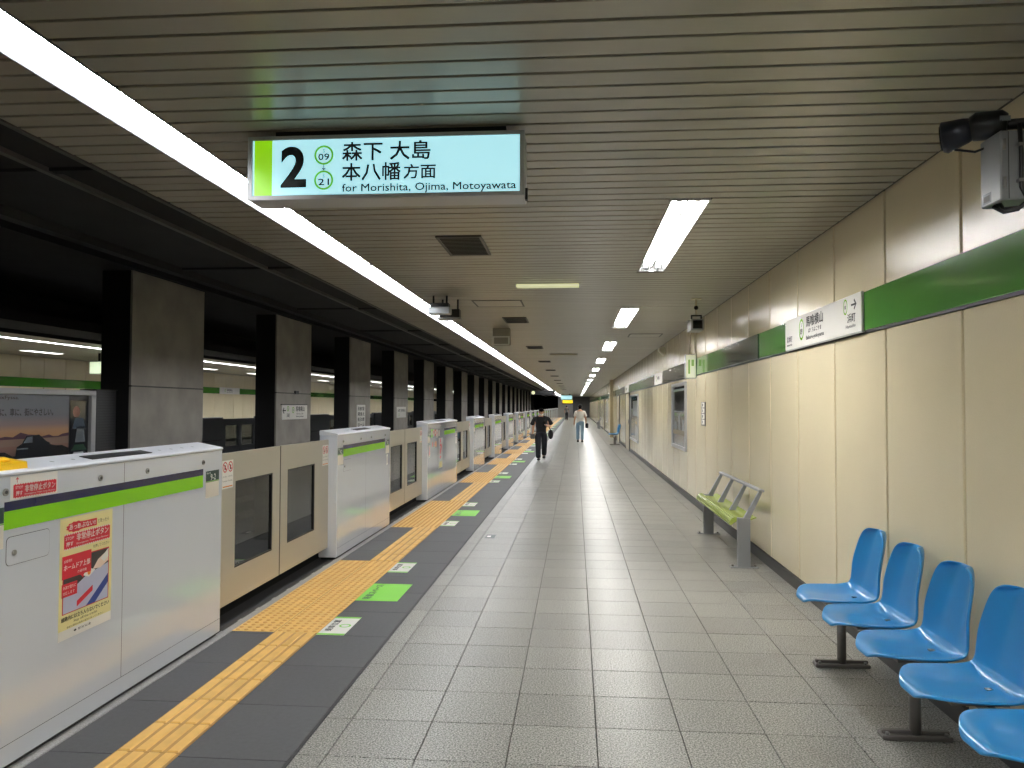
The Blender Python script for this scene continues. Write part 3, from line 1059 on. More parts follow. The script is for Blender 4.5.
        so = s.build('notice', t)
        MB().text(f, '?', 1.12, .62, .26, M_RED, w=.2, d=.002, bold=.03).build('lettering', so)
        MB().text(f, '!!', 1.17, .48, .06, M_ORANGE, d=.0022).build('lettering', so)

# door leaves
for i, (a, b) in enumerate(openings[:-1]):
    if i == 0:
        continue
    mid = (a + b) / 2
    for j in range(2):
        ya, yb = (a + .003, mid - .011) if j == 0 else (mid + .011, b - .003)
        side = ('closer', 'farther')[j]
        if i == 1:
            lab = 'beige metal gate door leaf with dark window, touching the cabinet with the yellow poster' if j == 0 else 'beige metal gate door leaf with dark window, touching the second cabinet'
        elif i < 20:
            lab = 'beige gate door leaf, the %s one of the %s doorway along the edge' % (side, ORD[i - 1])
        else:
            lab = 'beige gate door leaf among the far doorways toward the tunnel'
        t = thing('gate_door', lab, 'platform gate', (-2.5, ya, .1), 'beige gate doors along the platform edge')
        wa, wb = (mid - .16 - .70, mid - .16) if j == 0 else (mid + .165, mid + .165 + .70)
        z0, z1, w0, w1 = .125, 1.205, .36, .995
        fm = MB()
        x0, x1 = -2.515, -2.48
        fm.box(x0, x1, ya, wa, z0, z1, M_DOOR).box(x0, x1, wb, yb, z0, z1, M_DOOR).box(x0, x1, wa, wb, z0, w0, M_DOOR).box(x0, x1, wa, wb, w1, z1, M_DOOR)
        fm.build('panel', t)
        gk = MB()
        e = .012
        gk.box(x0 + .004, x1 - .004, wa, wa + e, w0, w1, M_GASKET).box(x0 + .004, x1 - .004, wb - e, wb, w0, w1, M_GASKET).box(x0 + .004, x1 - .004, wa + e, wb - e, w0, w0 + e, M_GASKET).box(x0 + .004, x1 - .004, wa + e, wb - e, w1 - e, w1, M_GASKET)
        gk.build('gasket', t)
        MB().box(-2.503, -2.496, wa + e, wb - e, w0 + e, w1 - e, M_GLASS).build('pane', t)
        MB().box(x0 + .003, x1 - .003, mid - .011 if j == 0 else mid + .001, mid - .001 if j == 0 else mid + .011, z0, z1, M_GASKET).build('edge_rubber', t)
        if i < 4:
            f = fr_left(x1, a + .187 if j == 0 else b - .19, 0)
            s = MB().rect(f, 0, .955, .175, 1.155, M_PAPER, .0012)
            for q in (.045, .13):
                s.ring(f, q, 1.108, .03, .038, M_RED, .0016, 18)
                s.rect(f, q - .009, 1.088, q + .009, 1.122, M_INK, .0014)
                s.poly(f, [(q - .026, 1.126), (q - .02, 1.132), (q + .026, 1.09), (q + .02, 1.084)], M_RED, .0018)
            s.rect(f, .01, .965, .165, .973, M_ORANGE, .0016)
            so = s.build('sticker', t)
            l = MB()
            for q, (u, w) in enumerate((('かけこまない', .008), ('よりかからない', .093))):
                l.text(f, u, w, 1.035, .011, M_INK, w=.072, d=.0018)
            l.text(f, 'Do not rush', .008, 1.005, .01, M_INK, w=.07, d=.0018).text(f, 'Do not lean', .093, 1.005, .01, M_INK, w=.07, d=.0018)
            l.build('lettering', so)
    # slotted sill in front of the doorway
    sl = MB()
    if i < 8:
        for q in range(8):
            yy = a + .08 + .31 * q
            sl.box(-2.418, -2.408, yy, yy + .24, .0015, .003, M_RUBBER)
        sl.build('sill_slot', floor)

# ------------------------------------------------------------------ floor stickers in front of each doorway
for i, (a, b) in enumerate(openings):
    if i == 0:
        continue
    where = 'in front of the %s doorway' % ORD[i - 1] if i < 21 else 'far down the platform'
    for j, (q, w, h, green) in enumerate(((.06, .44, .19, False), (.98, .58, .34, True), (2.02, .45, .19, False))):
        f = fr_floor(-1.745, a + q, 0.0)
        f.o = Vector((-1.745 + h, a + q, 0.0012))
        s = MB()
        d1 = .001
        # sheet: u along +Y (0..w), v toward the gates (0..h)
        if green:
            s.slab(f, 0, 0, w, h, 0, d1, M_SGREEN)
            o = s.build('floor_sticker')
            tag(o, 'bright green floor sticker with dark lettering ' + where, 'sticker', 'floor stickers along the platform edge')
            if i < 5:
                MB().text(f, '降車スペース', .05, h * .68, .07, M_DKGREEN, w=w * .82, d=.0018, bold=.02).build('lettering', o)
        else:
            s.slab(f, 0, 0, w, h, 0, d1, M_PAPER)
            o = s.build('floor_sticker')
            tag(o, ('white floor sticker with green edges, %s of two ' % ('nearer', 'farther')[j // 2]) + where, 'sticker', 'floor stickers along the platform edge')
            if i < 5:
                p = MB().rect(f, 0, 0, .035, h, M_SGREEN, .0014).rect(f, w - .035, 0, w, h, M_SGREEN, .0014)
                p.ring(f, w / 2, h * .3, .028, .042, M_SGREEN, .0016, 18, ry=1.0)
                p.build('print', o)
                MB().text(f, '乗車位置', w * .2, h * .62, .05, M_INK, w=w * .6, d=.0018, bold=.02).build('lettering', o)
s = MB().slab(Fr((-1.06, 9.0, .0004), (1, 0, 0), (0, 1, 0)), 0, 0, .11, .24, 0, .001, M_DKGREEN)
s.rect(Fr((-1.06, 9.0, .0004), (1, 0, 0), (0, 1, 0)), .015, .07, .06, .17, M_PAPER, .0014)
o = tag(s.build('floor_sticker'), 'tiny dark green escape sticker on the pale granite tiles', 'sticker')

# ------------------------------------------------------------------ hanging platform sign
SX0, SX1, SY, SZ0, SZ1 = -1.566, -0.238, 3.53, 2.53, 2.835
t = thing('platform_sign', 'lit cyan hanging sign with the black platform number 2 and green bar', 'sign', ((SX0 + SX1) / 2, SY, SZ0))
h = MB()
h.bbox(SX0, SX1, SY + .012, SY + .17, SZ0, SZ1, M_FRAME, .004)
h.build('housing', t)
fr = MB()
for (p, q, r, s_) in ((SX0, SX1, SZ0, SZ0 + .02), (SX0, SX1, SZ1 - .018, SZ1), (SX0, SX0 + .022, SZ0 + .02, SZ1 - .018), (SX1 - .022, SX1, SZ0 + .02, SZ1 - .018)):
    fr.box(p, q, SY, SY + .014, r, s_, M_FRAME)
fr.build('frame', t)
f = fr_front(SX0, SY + .008, SZ0)
W, H = SX1 - SX0, SZ1 - SZ0
fc = MB().rect(f, .02, .018, W - .02, H - .016, M_SIGNFACE, 0).rect(f, .03, .02, .118, H - .018, M_SIGNGREEN, .001)
fo_ = fc.build('face', t)
l = MB()
l.text(f, '2', .160, .058, .198, M_INK, w=.126, bold=0, off=.03)
for cy, n_ in ((.211, '09'), (.091, '21')):
    l.ring(f, .371, cy, .037, .047, M_RINGGREEN, .0016, 30)
    l.text(f, 'S', .371, cy + .012, .017, M_INK, d=.002, align='c', bold=0)
    l.text(f, n_, .371, cy - .024, .031, M_INK, w=.053, d=.002, align='c', bold=.02)
l.arrow(f, .371, .151, .013, -90, M_INK)
l.text(f, '森下 大島', .461, .182, .088, M_INK, w=.423, bold=.02)
l.text(f, '本八幡', .461, .086, .083, M_INK, w=.281, bold=.02)
l.text(f, '方面', .758, .09, .068, M_INK, w=.152, bold=.02)
l.text(f, 'for Morishita, Ojima, Motoyawata', .461, .022, .048, M_INK, w=.828, bold=.014)
l.build('lettering', fo_)
MB().box(SX0 + .12, SX1 - .09, SY + .04, SY + .13, SZ1 - .002, 2.89, M_BLACKMETAL).build('mounting_channel', t)
MB().box(SX1 - .0, SX1 + .012, SY + .06, SY + .09, SZ0 - .005, SZ0 + .05, M_BLACKMETAL).build('latch', t)

# ------------------------------------------------------------------ station name sign on the green band
t = thing('station_sign', 'white station name sign set into the green wall band', 'sign', (1.855, 6.045, 2.04))
MB().bbox(1.848, 1.866, 5.14, 6.95, 2.046, 2.306, M_PAPER, .003).build('plate', t)
MB().box(1.85, 1.868, 5.14, 6.95, 2.038, 2.046, M_FRAME).build('edge_frame', t)
f = fr_right(1.848, 6.95, 2.046)
l = MB()
l.text(f, '馬喰横山', .62, .145, .085, M_INK, w=.42, bold=.025).text(f, 'ばくろよこやま', .68, .095, .035, M_INK, w=.32).text(f, 'Bakuro-yokoyama', .62, .035, .04, M_INK, w=.44)
l.ring(f, .49, .14, .052, .066, M_LIME, .0016, 26, ry=1.35).text(f, 'S', .49, .16, .03, M_INK, align='c').text(f, '09', .49, .10, .045, M_INK, align='c', bold=.02)
l.build('lettering', t)
l = MB()
l.arrow(f, 1.68, .19, .05, 0, M_INK)
l.ring(f, 1.52, .19, .032, .04, M_LIME, .0016, 22, ry=1.35).text(f, '10', 1.52, .175, .025, M_INK, align='c')
l.text(f, '浜町', 1.56, .075, .06, M_INK, w=.15, bold=.02).text(f, 'Hamacho', 1.53, .04, .022, M_INK, w=.18)
l.build('lettering', t)
l = MB()
l.text(f, '岩本町', .06, .06, .055, M_INK, w=.16).text(f, 'Iwamotocho', .06, .03, .02, M_INK, w=.16)
l.build('lettering', t)
for n_, (a, b) in enumerate(((16.62, 18.28), (27.02, 29.18), (39.02, 40.98), (57.02, 58.98))):
    t = thing('band_sign', 'small pale sign on the green wall band, %s one beyond the station name sign' % ORD[n_], 'sign', (1.85, a, 2.05), 'pale signs along the wall band')
    MB().bbox(1.848, 1.866, a, b, 2.05, 2.30, M_PAPER, .003).build('plate', t)
    f = fr_right(1.848, b, 2.05)
    MB().ring(f, .5, .14, .05, .065, M_LIME, .0015, 16).text(f, '馬喰横山', .65, .1, .08, M_INK, w=.5).build('lettering', t)
# far platform name sign
t = thing('station_sign', 'white station name sign on the opposite wall, seen between two columns', 'sign', (FX + .03, 32.0, 2.05))
MB().bbox(FX + .005, FX + .03, 31.1, 33.0, 2.02, 2.30, M_PAPER, .003).build('plate', t)
f = fr_left(FX + .03, 31.1, 2.03)
MB().text(f, '馬喰横山', .65, .11, .1, M_INK, w=.55).text(f, 'Bakuro-yokoyama', .65, .05, .04, M_INK, w=.55).ring(f, .5, .14, .05, .065, M_LIME, .0015, 16).build('lettering', t)

# projecting lit sign and its conduits
t = thing('projecting_sign', 'small pale lit sign sticking out of the wall band below two conduits', 'sign', (1.8, 12.1, 2.0))
MB().bbox(1.70, 1.866, 12.08, 12.18, 1.99, 2.36, M_FRAME, .004).build('housing', t)
f = fr_front(1.71, 12.079, 2.0)
MB().rect(f, 0, 0, .145, .35, M_SOFTGLOW, .001).rect(f, .03, .06, .06, .28, M_PGREEN, .0015).rect(f, .08, .18, .12, .28, M_PGREEN, .0015).build('face', t)
for n_, y in enumerate((12.2, 12.75)):
    o = MB().tube([(1.868, y, 2.3), (1.868, y, ZC + .01)], .014, M_PIPE, 8).build('conduit')
    tag(o, ('thin cream conduit running up from the projecting sign to the ceiling', 'thin cream conduit running up the wall just beyond the projecting sign')[n_], 'pipe')

# ------------------------------------------------------------------ things on the wall
t = thing('info_plaque', 'small grey plaque with stacked white squares on the cream panels', 'sign', (1.87, 11.5, 1.3))
MB().bbox(1.868, 1.88, 11.31, 11.66, 1.27, 1.62, M_BASE, .003).build('plate', t)
f = fr_right(1.868, 11.66, 1.27)
p = MB()
for q in range(4):
    p.rect(f, .05, .02 + .083 * q, .3, .09 + .083 * q, M_PAPER, .001)
    p.rect(f, .1, .035 + .083 * q, .16 + .03 * (q % 2), .075 + .083 * q, M_INK, .0015)
p.build('pictogram', t)


def display_case(y0, y1, z0, z1, name, label, scene):
    t = thing(name, label, 'poster', (1.86, (y0 + y1) / 2, z0))
    fm = MB()
    w = .06
    for (a, b, c, d) in ((y0, y0 + w, z0, z1), (y1 - w, y1, z0, z1), (y0 + w, y1 - w, z0, z0 + w), (y0 + w, y1 - w, z1 - w, z1)):
        fm.bbox(1.845, 1.882, a, b, c, d, M_FRAME, .004)
    fm.build('frame', t)
    f = fr_right(1.872, y1 - w, z0 + w)
    W, H = y1 - y0 - 2 * w, z1 - z0 - 2 * w
    p = MB().rect(f, 0, 0, W, H, M_PICDARK, 0)
    if scene:
        p.rect(f, 0, 0, W, H * .18, M_PICMID, .001)
        p.rect(f, 0, H * .18, W, H * .26, mat('display_sand', (170, 160, 140), .2), .001)
        for q in range(7):
            x = W * q / 7
            hh = H * random.uniform(.34, .52)
            p.rect(f, x + .02, H * .26, x + W / 7, hh, (M_PICMID, M_PICLIGHT)[q % 2], .001)
        for q in range(5):
            p.rect(f, W * .3 + q * .06, H * (.55 + .03 * q), W * .55, H * (.56 + .03 * q), M_PICMID, .0012)
        p.rect(f, .05, H * .92, W - .05, H * .96, M_PICLIGHT, .0012)  # pale bar near the top: a glass reflection painted into the picture
    else:
        p.rect(f, .1, .1, W * .6, H * .5, M_PICMID, .001).rect(f, W * .3, H * .55, W - .1, H * .9, M_PICLIGHT, .001)
    p.build('picture', t)
    return t


display_case(13.2, 15.06, .79, 1.975, 'wall_display', 'dark framed city picture on the wall beyond the bench', True)
display_case(23.2, 26.5, .45, 1.93, 'wall_display', 'second dark framed picture farther along the cream wall', False)
display_case(45.0, 47.0, .6, 1.95, 'wall_display', 'third dark framed picture, far along the wall', False)
for n_, (a, b) in enumerate(((27.0, 28.7), (33.0, 34.5), (50, 52), (60, 62.5))):
    d = MB().box(1.86, 1.882, a, b, .01, 2.0, mat('service_door', (196, 186, 160), .35)).build('door_%d' % (n_ + 1), kind='structure')
    fm = MB().box(1.85, 1.884, a - .09, a, .0, 2.02, M_BASE).box(1.85, 1.884, b, b + .09, .0, 2.02, M_BASE)
    fm.build('jamb', d)
    MB().tube([(1.845, a + .12, .95), (1.845, a + .12, 1.1)], .012, M_STEEL, 8).build('handle', d)
MB().box(1.72, 1.88, 38.6, 39.3, 0, ZC, mat('pilaster_brown', (165, 152, 120), .5)).build('trim_4', kind='structure')

# ------------------------------------------------------------------ ceiling fittings
for n_ in range(11):
    y = 5.87 + 5.46 * n_
    lab = 'black square air grille in the ceiling, %s from the camera' % ORD[n_]
    t = thing('ceiling_vent', lab, 'vent', (-.91, y + .36, ZC), 'air grilles along the ceiling')
    fm = MB()
    for (a, b, c, d) in ((-1.09, -1.07, y, y + .73), (-.75, -.73, y, y + .73), (-1.07, -.75, y, y + .02), (-1.07, -.75, y + .71, y + .73)):
        fm.box(a, b, c, d, ZC - .012, ZC + .002, M_FASCIA)
    fm.build('frame', t)
    gr = MB().box(-1.07, -.75, y + .02, y + .71, ZC - .003, ZC + .004, M_VOID)
    gr.build('backing', t)
    if n_ < 2:
        for q in range(13):
            MB().box(-1.07, -.75, y + .04 + .052 * q, y + .055 + .052 * q, ZC - .01, ZC - .003, M_BLACKMETAL).build('louvre', t)
for n_, (x0, x1, y0, y1) in enumerate(((-1.3, -.67, 9.5, 10.1), (.98, 1.58, 14.05, 14.68))):
    fm = MB()
    w = .022
    for (a, b, c, d) in ((x0, x0 + w, y0, y1), (x1 - w, x1, y0, y1), (x0 + w, x1 - w, y0, y0 + w), (x0 + w, x1 - w, y1 - w, y1)):
        fm.box(a, b, c, d, ZC - .006, ZC + .002, M_FASCIA)
    o = fm.build('access_hatch')
    tag(o, ('thin square hatch outline in the ceiling behind the first air grille', 'thin square hatch outline in the ceiling on the wall side')[n_], 'hatch')
    MB().box(x0 + w, x1 - w, y0 + w, y1 - w, ZC - .004, ZC + .001, M_SLAT).build('cover', o)
for n_, y in enumerate((8.22, 19.2)):
    t = thing('emergency_light', ('short pale yellow light lying across the ceiling between the grilles', 'second pale yellow light across the ceiling, smaller in the distance')[n_], 'light', (-.3, y, ZC))
    MB().bbox(-.65, .05, y + .008, y + .06, ZC - .04, ZC + .002, M_FRAME, .003).build('housing', t)
    MB().box(-.635, .035, y, y + .009, ZC - .036, ZC - .006, M_LAMPSOFT if n_ == 0 else M_PIPE).build('diffuser', t)
    MB().box(-.635, .035, y + .012, y + .055, ZC - .043, ZC - .039, M_LAMPSOFT if n_ == 0 else M_PIPE).build('lens', t)
# pair of bar shaped detectors by the strip light
for n_, (x0, x1, y, z) in enumerate(((-1.75, -1.49, 9.0, 2.645), (-1.70, -1.41, 9.35, 2.615))):
    t = thing('bar_sensor', ('silver bar shaped camera hung beside the strip light', 'darker bar camera hung just behind the silver one')[n_], 'camera', ((x0 + x1) / 2, y, z))
    MB().bbox(x0, x1, y, y + .16, z, z + .085 if n_ == 0 else z + .03, (M_BOXGREY, M_STEEL)[n_], .01).build('housing', t)
    MB().box(x0 + .02, x1 - .02, y + .02, y + .15, z + (.085 if n_ == 0 else .03), z + .13, M_BLACKMETAL).build('clamp', t)
    for q in (x0 + .05, x1 - .05):
        MB().tube([(q, y + .08, z + .1), (q, y + .08, ZC + .01)], .012, M_BLACKMETAL, 8).build('hanger', t)
t = thing('ceiling_speaker', 'pale framed box hanging from the ceiling beyond the bar cameras', 'speaker', (-1.25, 12.9, 2.58))
MB().bbox(-1.40, -1.11, 12.9, 13.1, 2.58, 2.87, mat('speaker_beige', (128, 122, 106), .5), .01).build('housing', t)
fm = MB()
for (a, b, c, d) in ((-1.40, -1.375, 2.58, 2.73), (-1.135, -1.11, 2.58, 2.73), (-1.375, -1.135, 2.58, 2.60), (-1.375, -1.135, 2.71, 2.73)):
    fm.box(a, b, 12.885, 12.9, c, d, mat('speaker_trim', (186, 182, 168), .4))
fm.build('trim', t)
t = thing('wall_speaker', 'small wedge speaker at the top of the wall beyond the hanging camera', 'speaker', (1.83, 16.3, 2.62))
o = MB().prism([(1.865, 2.62), (1.74, 2.72), (1.74, 2.78), (1.865, 2.80)], 'y', 16.2, 16.5, M_PIPE).build('housing', t); fix_normals(o)
MB().box(1.84, 1.868, 16.28, 16.42, 2.66, 2.76, M_BLACKMETAL).build('bracket', t)
# hanging camera unit on a pole
t = thing('hanging_camera', 'boxy white camera hung from a ceiling pole near the wall', 'camera', (1.47, 9.5, 2.47))
MB().box(1.41, 1.53, 9.46, 9.58, ZC - .01, ZC + .002, M_PIPE).build('ceiling_plate', t)
MB().tube([(1.47, 9.52, ZC), (1.47, 9.52, 2.66)], .012, M_PIPE, 8).build('pole', t)
MB().ball((1.47, 9.52, 2.76), .028, .028, .028, M_BLACKMETAL).build('joint', t)
yk = MB().box(1.41, 1.53, 9.50, 9.54, 2.655, 2.67, M_BLACKMETAL).box(1.405, 1.42, 9.5, 9.54, 2.60, 2.67, M_BLACKMETAL).box(1.52, 1.535, 9.5, 9.54, 2.60, 2.67, M_BLACKMETAL)
yk.build('yoke', t)
MB().bbox(1.395, 1.545, 9.42, 9.75, 2.475, 2.615, mat('camera_white', (150, 150, 146), .4), .008).build('housing', t)
MB().box(1.415, 1.525, 9.412, 9.422, 2.495, 2.595, M_LENS).build('window', t)
MB().box(1.36, 1.40, 9.45, 9.7, 2.59, 2.60, mat('camera_white', (150, 150, 146), .4)).build('sun_visor', t)
# grey control box with camera on the wall
t = thing('control_box', 'grey steel control box with hinges high on the wall below the dark camera', 'box', (1.7, 3.09, 2.33))
MB().bbox(1.60, 1.80, 3.02, 3.165, 2.335, 2.60, M_BOXGREY, .005).build('case', t)
MB().box(1.80, 1.882, 3.05, 3.14, 2.36, 2.58, M_BLACKMETAL).build('wall_bracket', t)
for z in (2.40, 2.545):
    MB().tube([(1.612, 3.014, z - .02), (1.612, 3.014, z + .02)], .006, M_STEEL, 8).build('hinge', t)
MB().box(1.628, 1.63, 3.018, 3.022, 2.34, 2.595, M_SEAM).build('door_gap', t)
MB().rect(fr_right(1.60, 3.145, 2.345), .0, .0, .06, .04, M_PICMID, .001).rect(fr_right(1.60, 3.145, 2.345), .005, .006, .05, .03, M_INK, .0015).build('rating_plate', t)
cb = MB().tube([(1.665, 3.01, 2.62), (1.67, 3.008, 2.5), (1.668, 3.008, 2.38), (1.69, 3.01, 2.33), (1.665, 3.03, 2.30), (1.625, 3.05, 2.295), (1.60, 3.07, 2.32), (1.63, 3.09, 2.335)], .008, M_BLACKMETAL, 8)
cb.tube([(1.71, 3.0, 2.34), (1.67, 3.02, 2.305), (1.63, 3.06, 2.31), (1.625, 3.08, 2.34)], .007, M_BLACKMETAL, 8)
cb.build('cable', t)
for z in (2.405, 2.54):
    MB().box(1.655, 1.682, 2.998, 3.02, z - .006, z + .006, M_STEEL).build('cable_clip', t)
t = thing('wall_camera', 'black and navy hooded camera poking out from the wall top corner', 'camera', (1.6, 3.2, 2.68))
d = Vector((-.86, .50, .10)).normalized()
c0 = Vector((1.625, 3.12, 2.655))
hb = MB()
pts = [c0 + d * q for q in (-.02, .0, .12, .14, .34)]
hb.tube([c0 - d * .05, c0 - d * .03, c0 + d * .06, c0 + d * .08], [.04, .055, .055, .04], M_BLACKMETAL, 14)
hb.build('motor_head', t)
MB().tube([c0 + d * .07 - Vector((0, 0, .005)), c0 + d * .09 - Vector((0, 0, .012)), c0 + d * .165 - Vector((0, 0, .034)), c0 + d * .175 - Vector((0, 0, .036))], [.042, .05, .064, .056], M_CAMBLUE, 14).build('hood', t)
MB().tube([c0 + d * .174 - Vector((0, 0, .036)), c0 + d * .18 - Vector((0, 0, .037))], .05, M_LENS, 14).build('lens', t)
MB().rect(fr_front(c0.x - .005, c0.y - .062, c0.z - .005), .0, 0, .04, .02, M_PICMID, 0).build('maker_plate', t)
MB().tube([c0 + Vector((.03, 0, 0)), (1.75, 3.12, 2.66), (1.885, 3.12, 2.66)], .022, M_BLACKMETAL, 8).build('arm', t)
MB().tube([c0 + d * .13 - Vector((0, 0, .085)), c0 + d * .06 - Vector((0, 0, .10)), (1.66, 3.12, 2.59)], .005, M_BLACKMETAL, 6).build('cable', t)

# hanging sign near the far strip light, far lit signs
t = thing('hanging_sign', 'dark hanging sign with a small yellow disc below the far strip light', 'sign', (-2.48, 57, 2.39))
MB().bbox(-3.43, -1.52, 57, 57.2, 2.39, 2.72, M_BLACKMETAL, .01).build('board', t)
MB().disc(fr_front(-3.43, 57, 2.39), .3, .16, .13, M_LAMPSOFT, .002, 14).build('disc', t)
for x in (-2.4, -1.75):
    MB().tube([(x, 57.1, 2.71), (x, 57.1, ZC + .05)], .03, M_BLACKMETAL, 8).build('hanger', t)
t = thing('platform_sign', 'tiny lit cyan hanging sign at the far end of the platform', 'sign', (-.92, 80, 2.25))
MB().bbox(-1.54, -.32, 80, 80.2, 2.25, 2.68, M_FRAME, .01).build('housing', t)
MB().rect(fr_front(-1.5, 79.998, 2.27), 0, 0, 1.14, .38, M_SIGNFACE, .001).build('face', t)
for x in (-1.3, -.6):
    MB().tube([(x, 80.1, 2.67), (x, 80.1, ZC + .02)], .03, M_BLACKMETAL, 8).build('hanger', t)
t = thing('exit_sign', 'yellow lit exit sign under the far cyan sign', 'sign', (-.86, 88, 1.75))
MB().bbox(-1.50, -.30, 88, 88.2, 1.78, 2.27, M_BLACKMETAL, .01).build('housing', t)
MB().rect(fr_front(-1.47, 87.998, 1.8), 0, .1, 1.14, .44, M_SIGNYELLOW, .001).build('face', t)
for x in (-1.3, -.6):
    MB().tube([(x, 88.1, 2.26), (x, 88.1, ZC + .02)], .03, M_BLACKMETAL, 8).build('hanger', t)
# cyan sign of the opposite platform
t = thing('platform_sign', 'pale lit hanging sign over the opposite platform beside the nearest column', 'sign', (-12.3, 18.7, 2.3))
MB().bbox(-12.42, -11.3, 18.7, 18.86, 2.33, 2.66, M_FRAME, .005).build('housing', t)
MB().rect(fr_front(-12.40, 18.698, 2.35), 0, 0, 1.08, .29, mat('far_sign_face', (200, 220, 190), .3, emit=(222, 236, 196), strength=.8), .001).build('face', t)
for x in (-12.2, -11.6):
    MB().tube([(x, 18.78, 2.65), (x, 18.78, ZC + .02)], .03, M_BLACKMETAL, 8).build('hanger', t)

# ------------------------------------------------------------------ signs on the columns
t = thing('column_sign', 'white direction sign with arrow on the second concrete column', 'sign', (-5.98, 16.0, 1.25))
MB().bbox(-6.0, -5.98, 15.27, 16.75, 1.25, 1.555, M_PAPER, .003).build('plate', t)
MB().box(-6.0, -5.982, 15.25, 16.77, 1.555, 1.575, M_BASE).build('top_rail', t)
f = fr_left(-5.98, 15.27, 1.25)
l = MB().arrow(f, .12, .19, .09, 180, M_INK).ring(f, .33, .23, .04, .055, M_LIME, .0015, 16).text(f, '10', .33, .21, .03, M_INK, align='c').text(f, '浜町', .26, .05, .08, M_INK)
l.ring(f, .62, .2, .05, .065, M_LIME, .0015, 16).text(f, '09', .62, .18, .04, M_INK, align='c').text(f, '馬喰横山', .78, .17, .11, M_INK, w=.52, bold=.02).text(f, 'ばくろよこやま', .82, .1, .04, M_INK, w=.4).text(f, 'Bakuro-yokoyama', .80, .04, .04, M_INK, w=.45)
l.build('lettering', t)
MB().box(-6.0, -5.97, 16.0, 16.2, 1.79, 1.86, M_BLACKMETAL).build('junction_box', cols and bpy.data.objects['column'])
t = thing('column_sign', 'tall white sign with four lines of lettering on the third concrete column', 'sign', (-5.98, 21.1, .93))
MB().bbox(-6.0, -5.98, 20.68, 21.52, .93, 1.57, M_PAPER, .003).build('plate', t)
f = fr_left(-5.98, 20.68, .93)
l = MB()
for q, s_ in enumerate(('馬喰町駅', '乗換え', '東日本橋', 'ホーム')):
    l.text(f, s_, .08, .48 - .15 * q, .11, M_INK, w=.66, bold=.02)
l.build('lettering', t)
t = thing('column_sign', 'small white sign on the fourth concrete column', 'sign', (-5.98, 26.0, 1.14))
MB().bbox(-6.0, -5.98, 25.42, 26.8, 1.14, 1.51, M_PAPER, .003).build('plate', t)
f = fr_left(-5.98, 25.42, 1.14)
MB().text(f, '浜町 馬喰横山', .1, .2, .1, M_INK, w=1.2).ring(f, .3, .1, .03, .05, M_LIME, .0015, 14).build('lettering', t)

# ------------------------------------------------------------------ advertising board and perforated cabinet between the tracks
AX = -6.2
t = thing('advert_board', 'framed dusk lake advert with a dark car beyond the first gate cabinet', 'poster', (AX, 6.8, -1.15))
MB().box(AX - .12, AX - .02, 4.2, 9.45, -1.15, 1.72, M_BLACKMETAL).build('backing', t)
fm = MB()
for (a, b, c, d) in ((4.2, 9.45, 1.665, 1.73), (9.36, 9.45, -.3, 1.665), (4.2, 4.28, -.3, 1.665), (4.28, 9.36, -.3, -.22)):
    fm.bbox(AX - .02, AX + .03, a, b, c, d, M_FRAME, .006)
fm.build('frame', t)
f = fr_left(AX - .015, 4.28, 0)
W = 8.98 - 4.28
p = MB().rect(f, 0, -.22, W, 1.665, M_DUSK, 0)
mp = [(0, 1.17), (W, 1.17)]
for q in range(40, -1, -1):
    x = W * q / 40
    mp.append((x, 1.195 + .02 * math.sin(q * .8) + .012 * math.sin(q * 1.9 + 1) + .01 * math.sin(q * 3.1)))
p.poly(f, mp, M_MOUNT, .001)
p.rect(f, 0, 1.08, W, 1.175, M_WATER, .0008)
sp = [(0, -.22), (W, -.22)]
for q in range(40, -1, -1):
    x = W * q / 40
    sp.append((x, 1.0 + .03 * math.sin(q * .9) + (.06 if q > 34 else 0) + .015 * math.sin(q * 2.3)))
p.poly(f, sp, M_SHORE, .0015)
cx = 8.08 - 4.28
p.poly(f, [(cx, .95), (cx + .02, 1.07), (cx + .1, 1.105), (cx + .17, 1.19), (cx + .38, 1.20), (cx + .5, 1.12), (cx + .56, 1.1), (cx + .6, .95)], M_CAR, .002)
p.poly(f, [(cx + .12, 1.11), (cx + .185, 1.178), (cx + .27, 1.182), (cx + .27, 1.112)], M_CARHI, .0024)
p.rect(f, cx + .02, 1.04, cx + .2, 1.055, M_CARHI, .0024)
po = p.build('picture', t)
MB().text(f, '人に、車に、街にやさしい。', 8.69 - 4.28, 1.42, .085, M_INK, w=.93, d=.002, bold=.02, align='r').text(f, 'LuxFyssa.', 8.12 - 4.28, 1.595, .05, M_INK, w=.36, d=.002, align='r').build('lettering', po)
p = MB().rect(f, 9.0 - 4.28, -.22, 9.355 - 4.28, 1.6, M_PICDARK, .002)
for (x, z, w, h, m) in ((9.06, 1.38, .16, .14, M_SKINP), (9.04, 1.25, .26, .13, mat('suit_print', (60, 74, 90), .3)), (9.1, 1.08, .2, .2, M_PICMID), (9.03, .98, .3, .07, mat('green_print', (30, 70, 50), .3)), (9.02, .86, .3, .1, M_PICLIGHT)):
    q = f
    if m is M_SKINP:
        p.disc(q, x + .06 - 4.28, z + .08, .07, mat('face_print', (150, 104, 88), .3), .003, 14)
    else:
        p.poly(q, [(x - 4.28, z), (x + w - 4.28, z), (x + w * .8 - 4.28, z + h), (x + w * .2 - 4.28, z + h)], m, .003)
p.build('side_poster', t)
t = thing('perforated_cabinet', 'tall dark perforated steel cabinet between the advert and the first column', 'cabinet', (-6.2, 9.7, -1.15))
MB().bbox(-6.4, -6.19, 9.47, 9.92, -1.15, 1.74, M_PERF, .01).build('case', t)
MB().box(-6.41, -6.18, 9.465, 9.925, 1.735, 1.75, M_BLACKMETAL).build('top_cap', t)

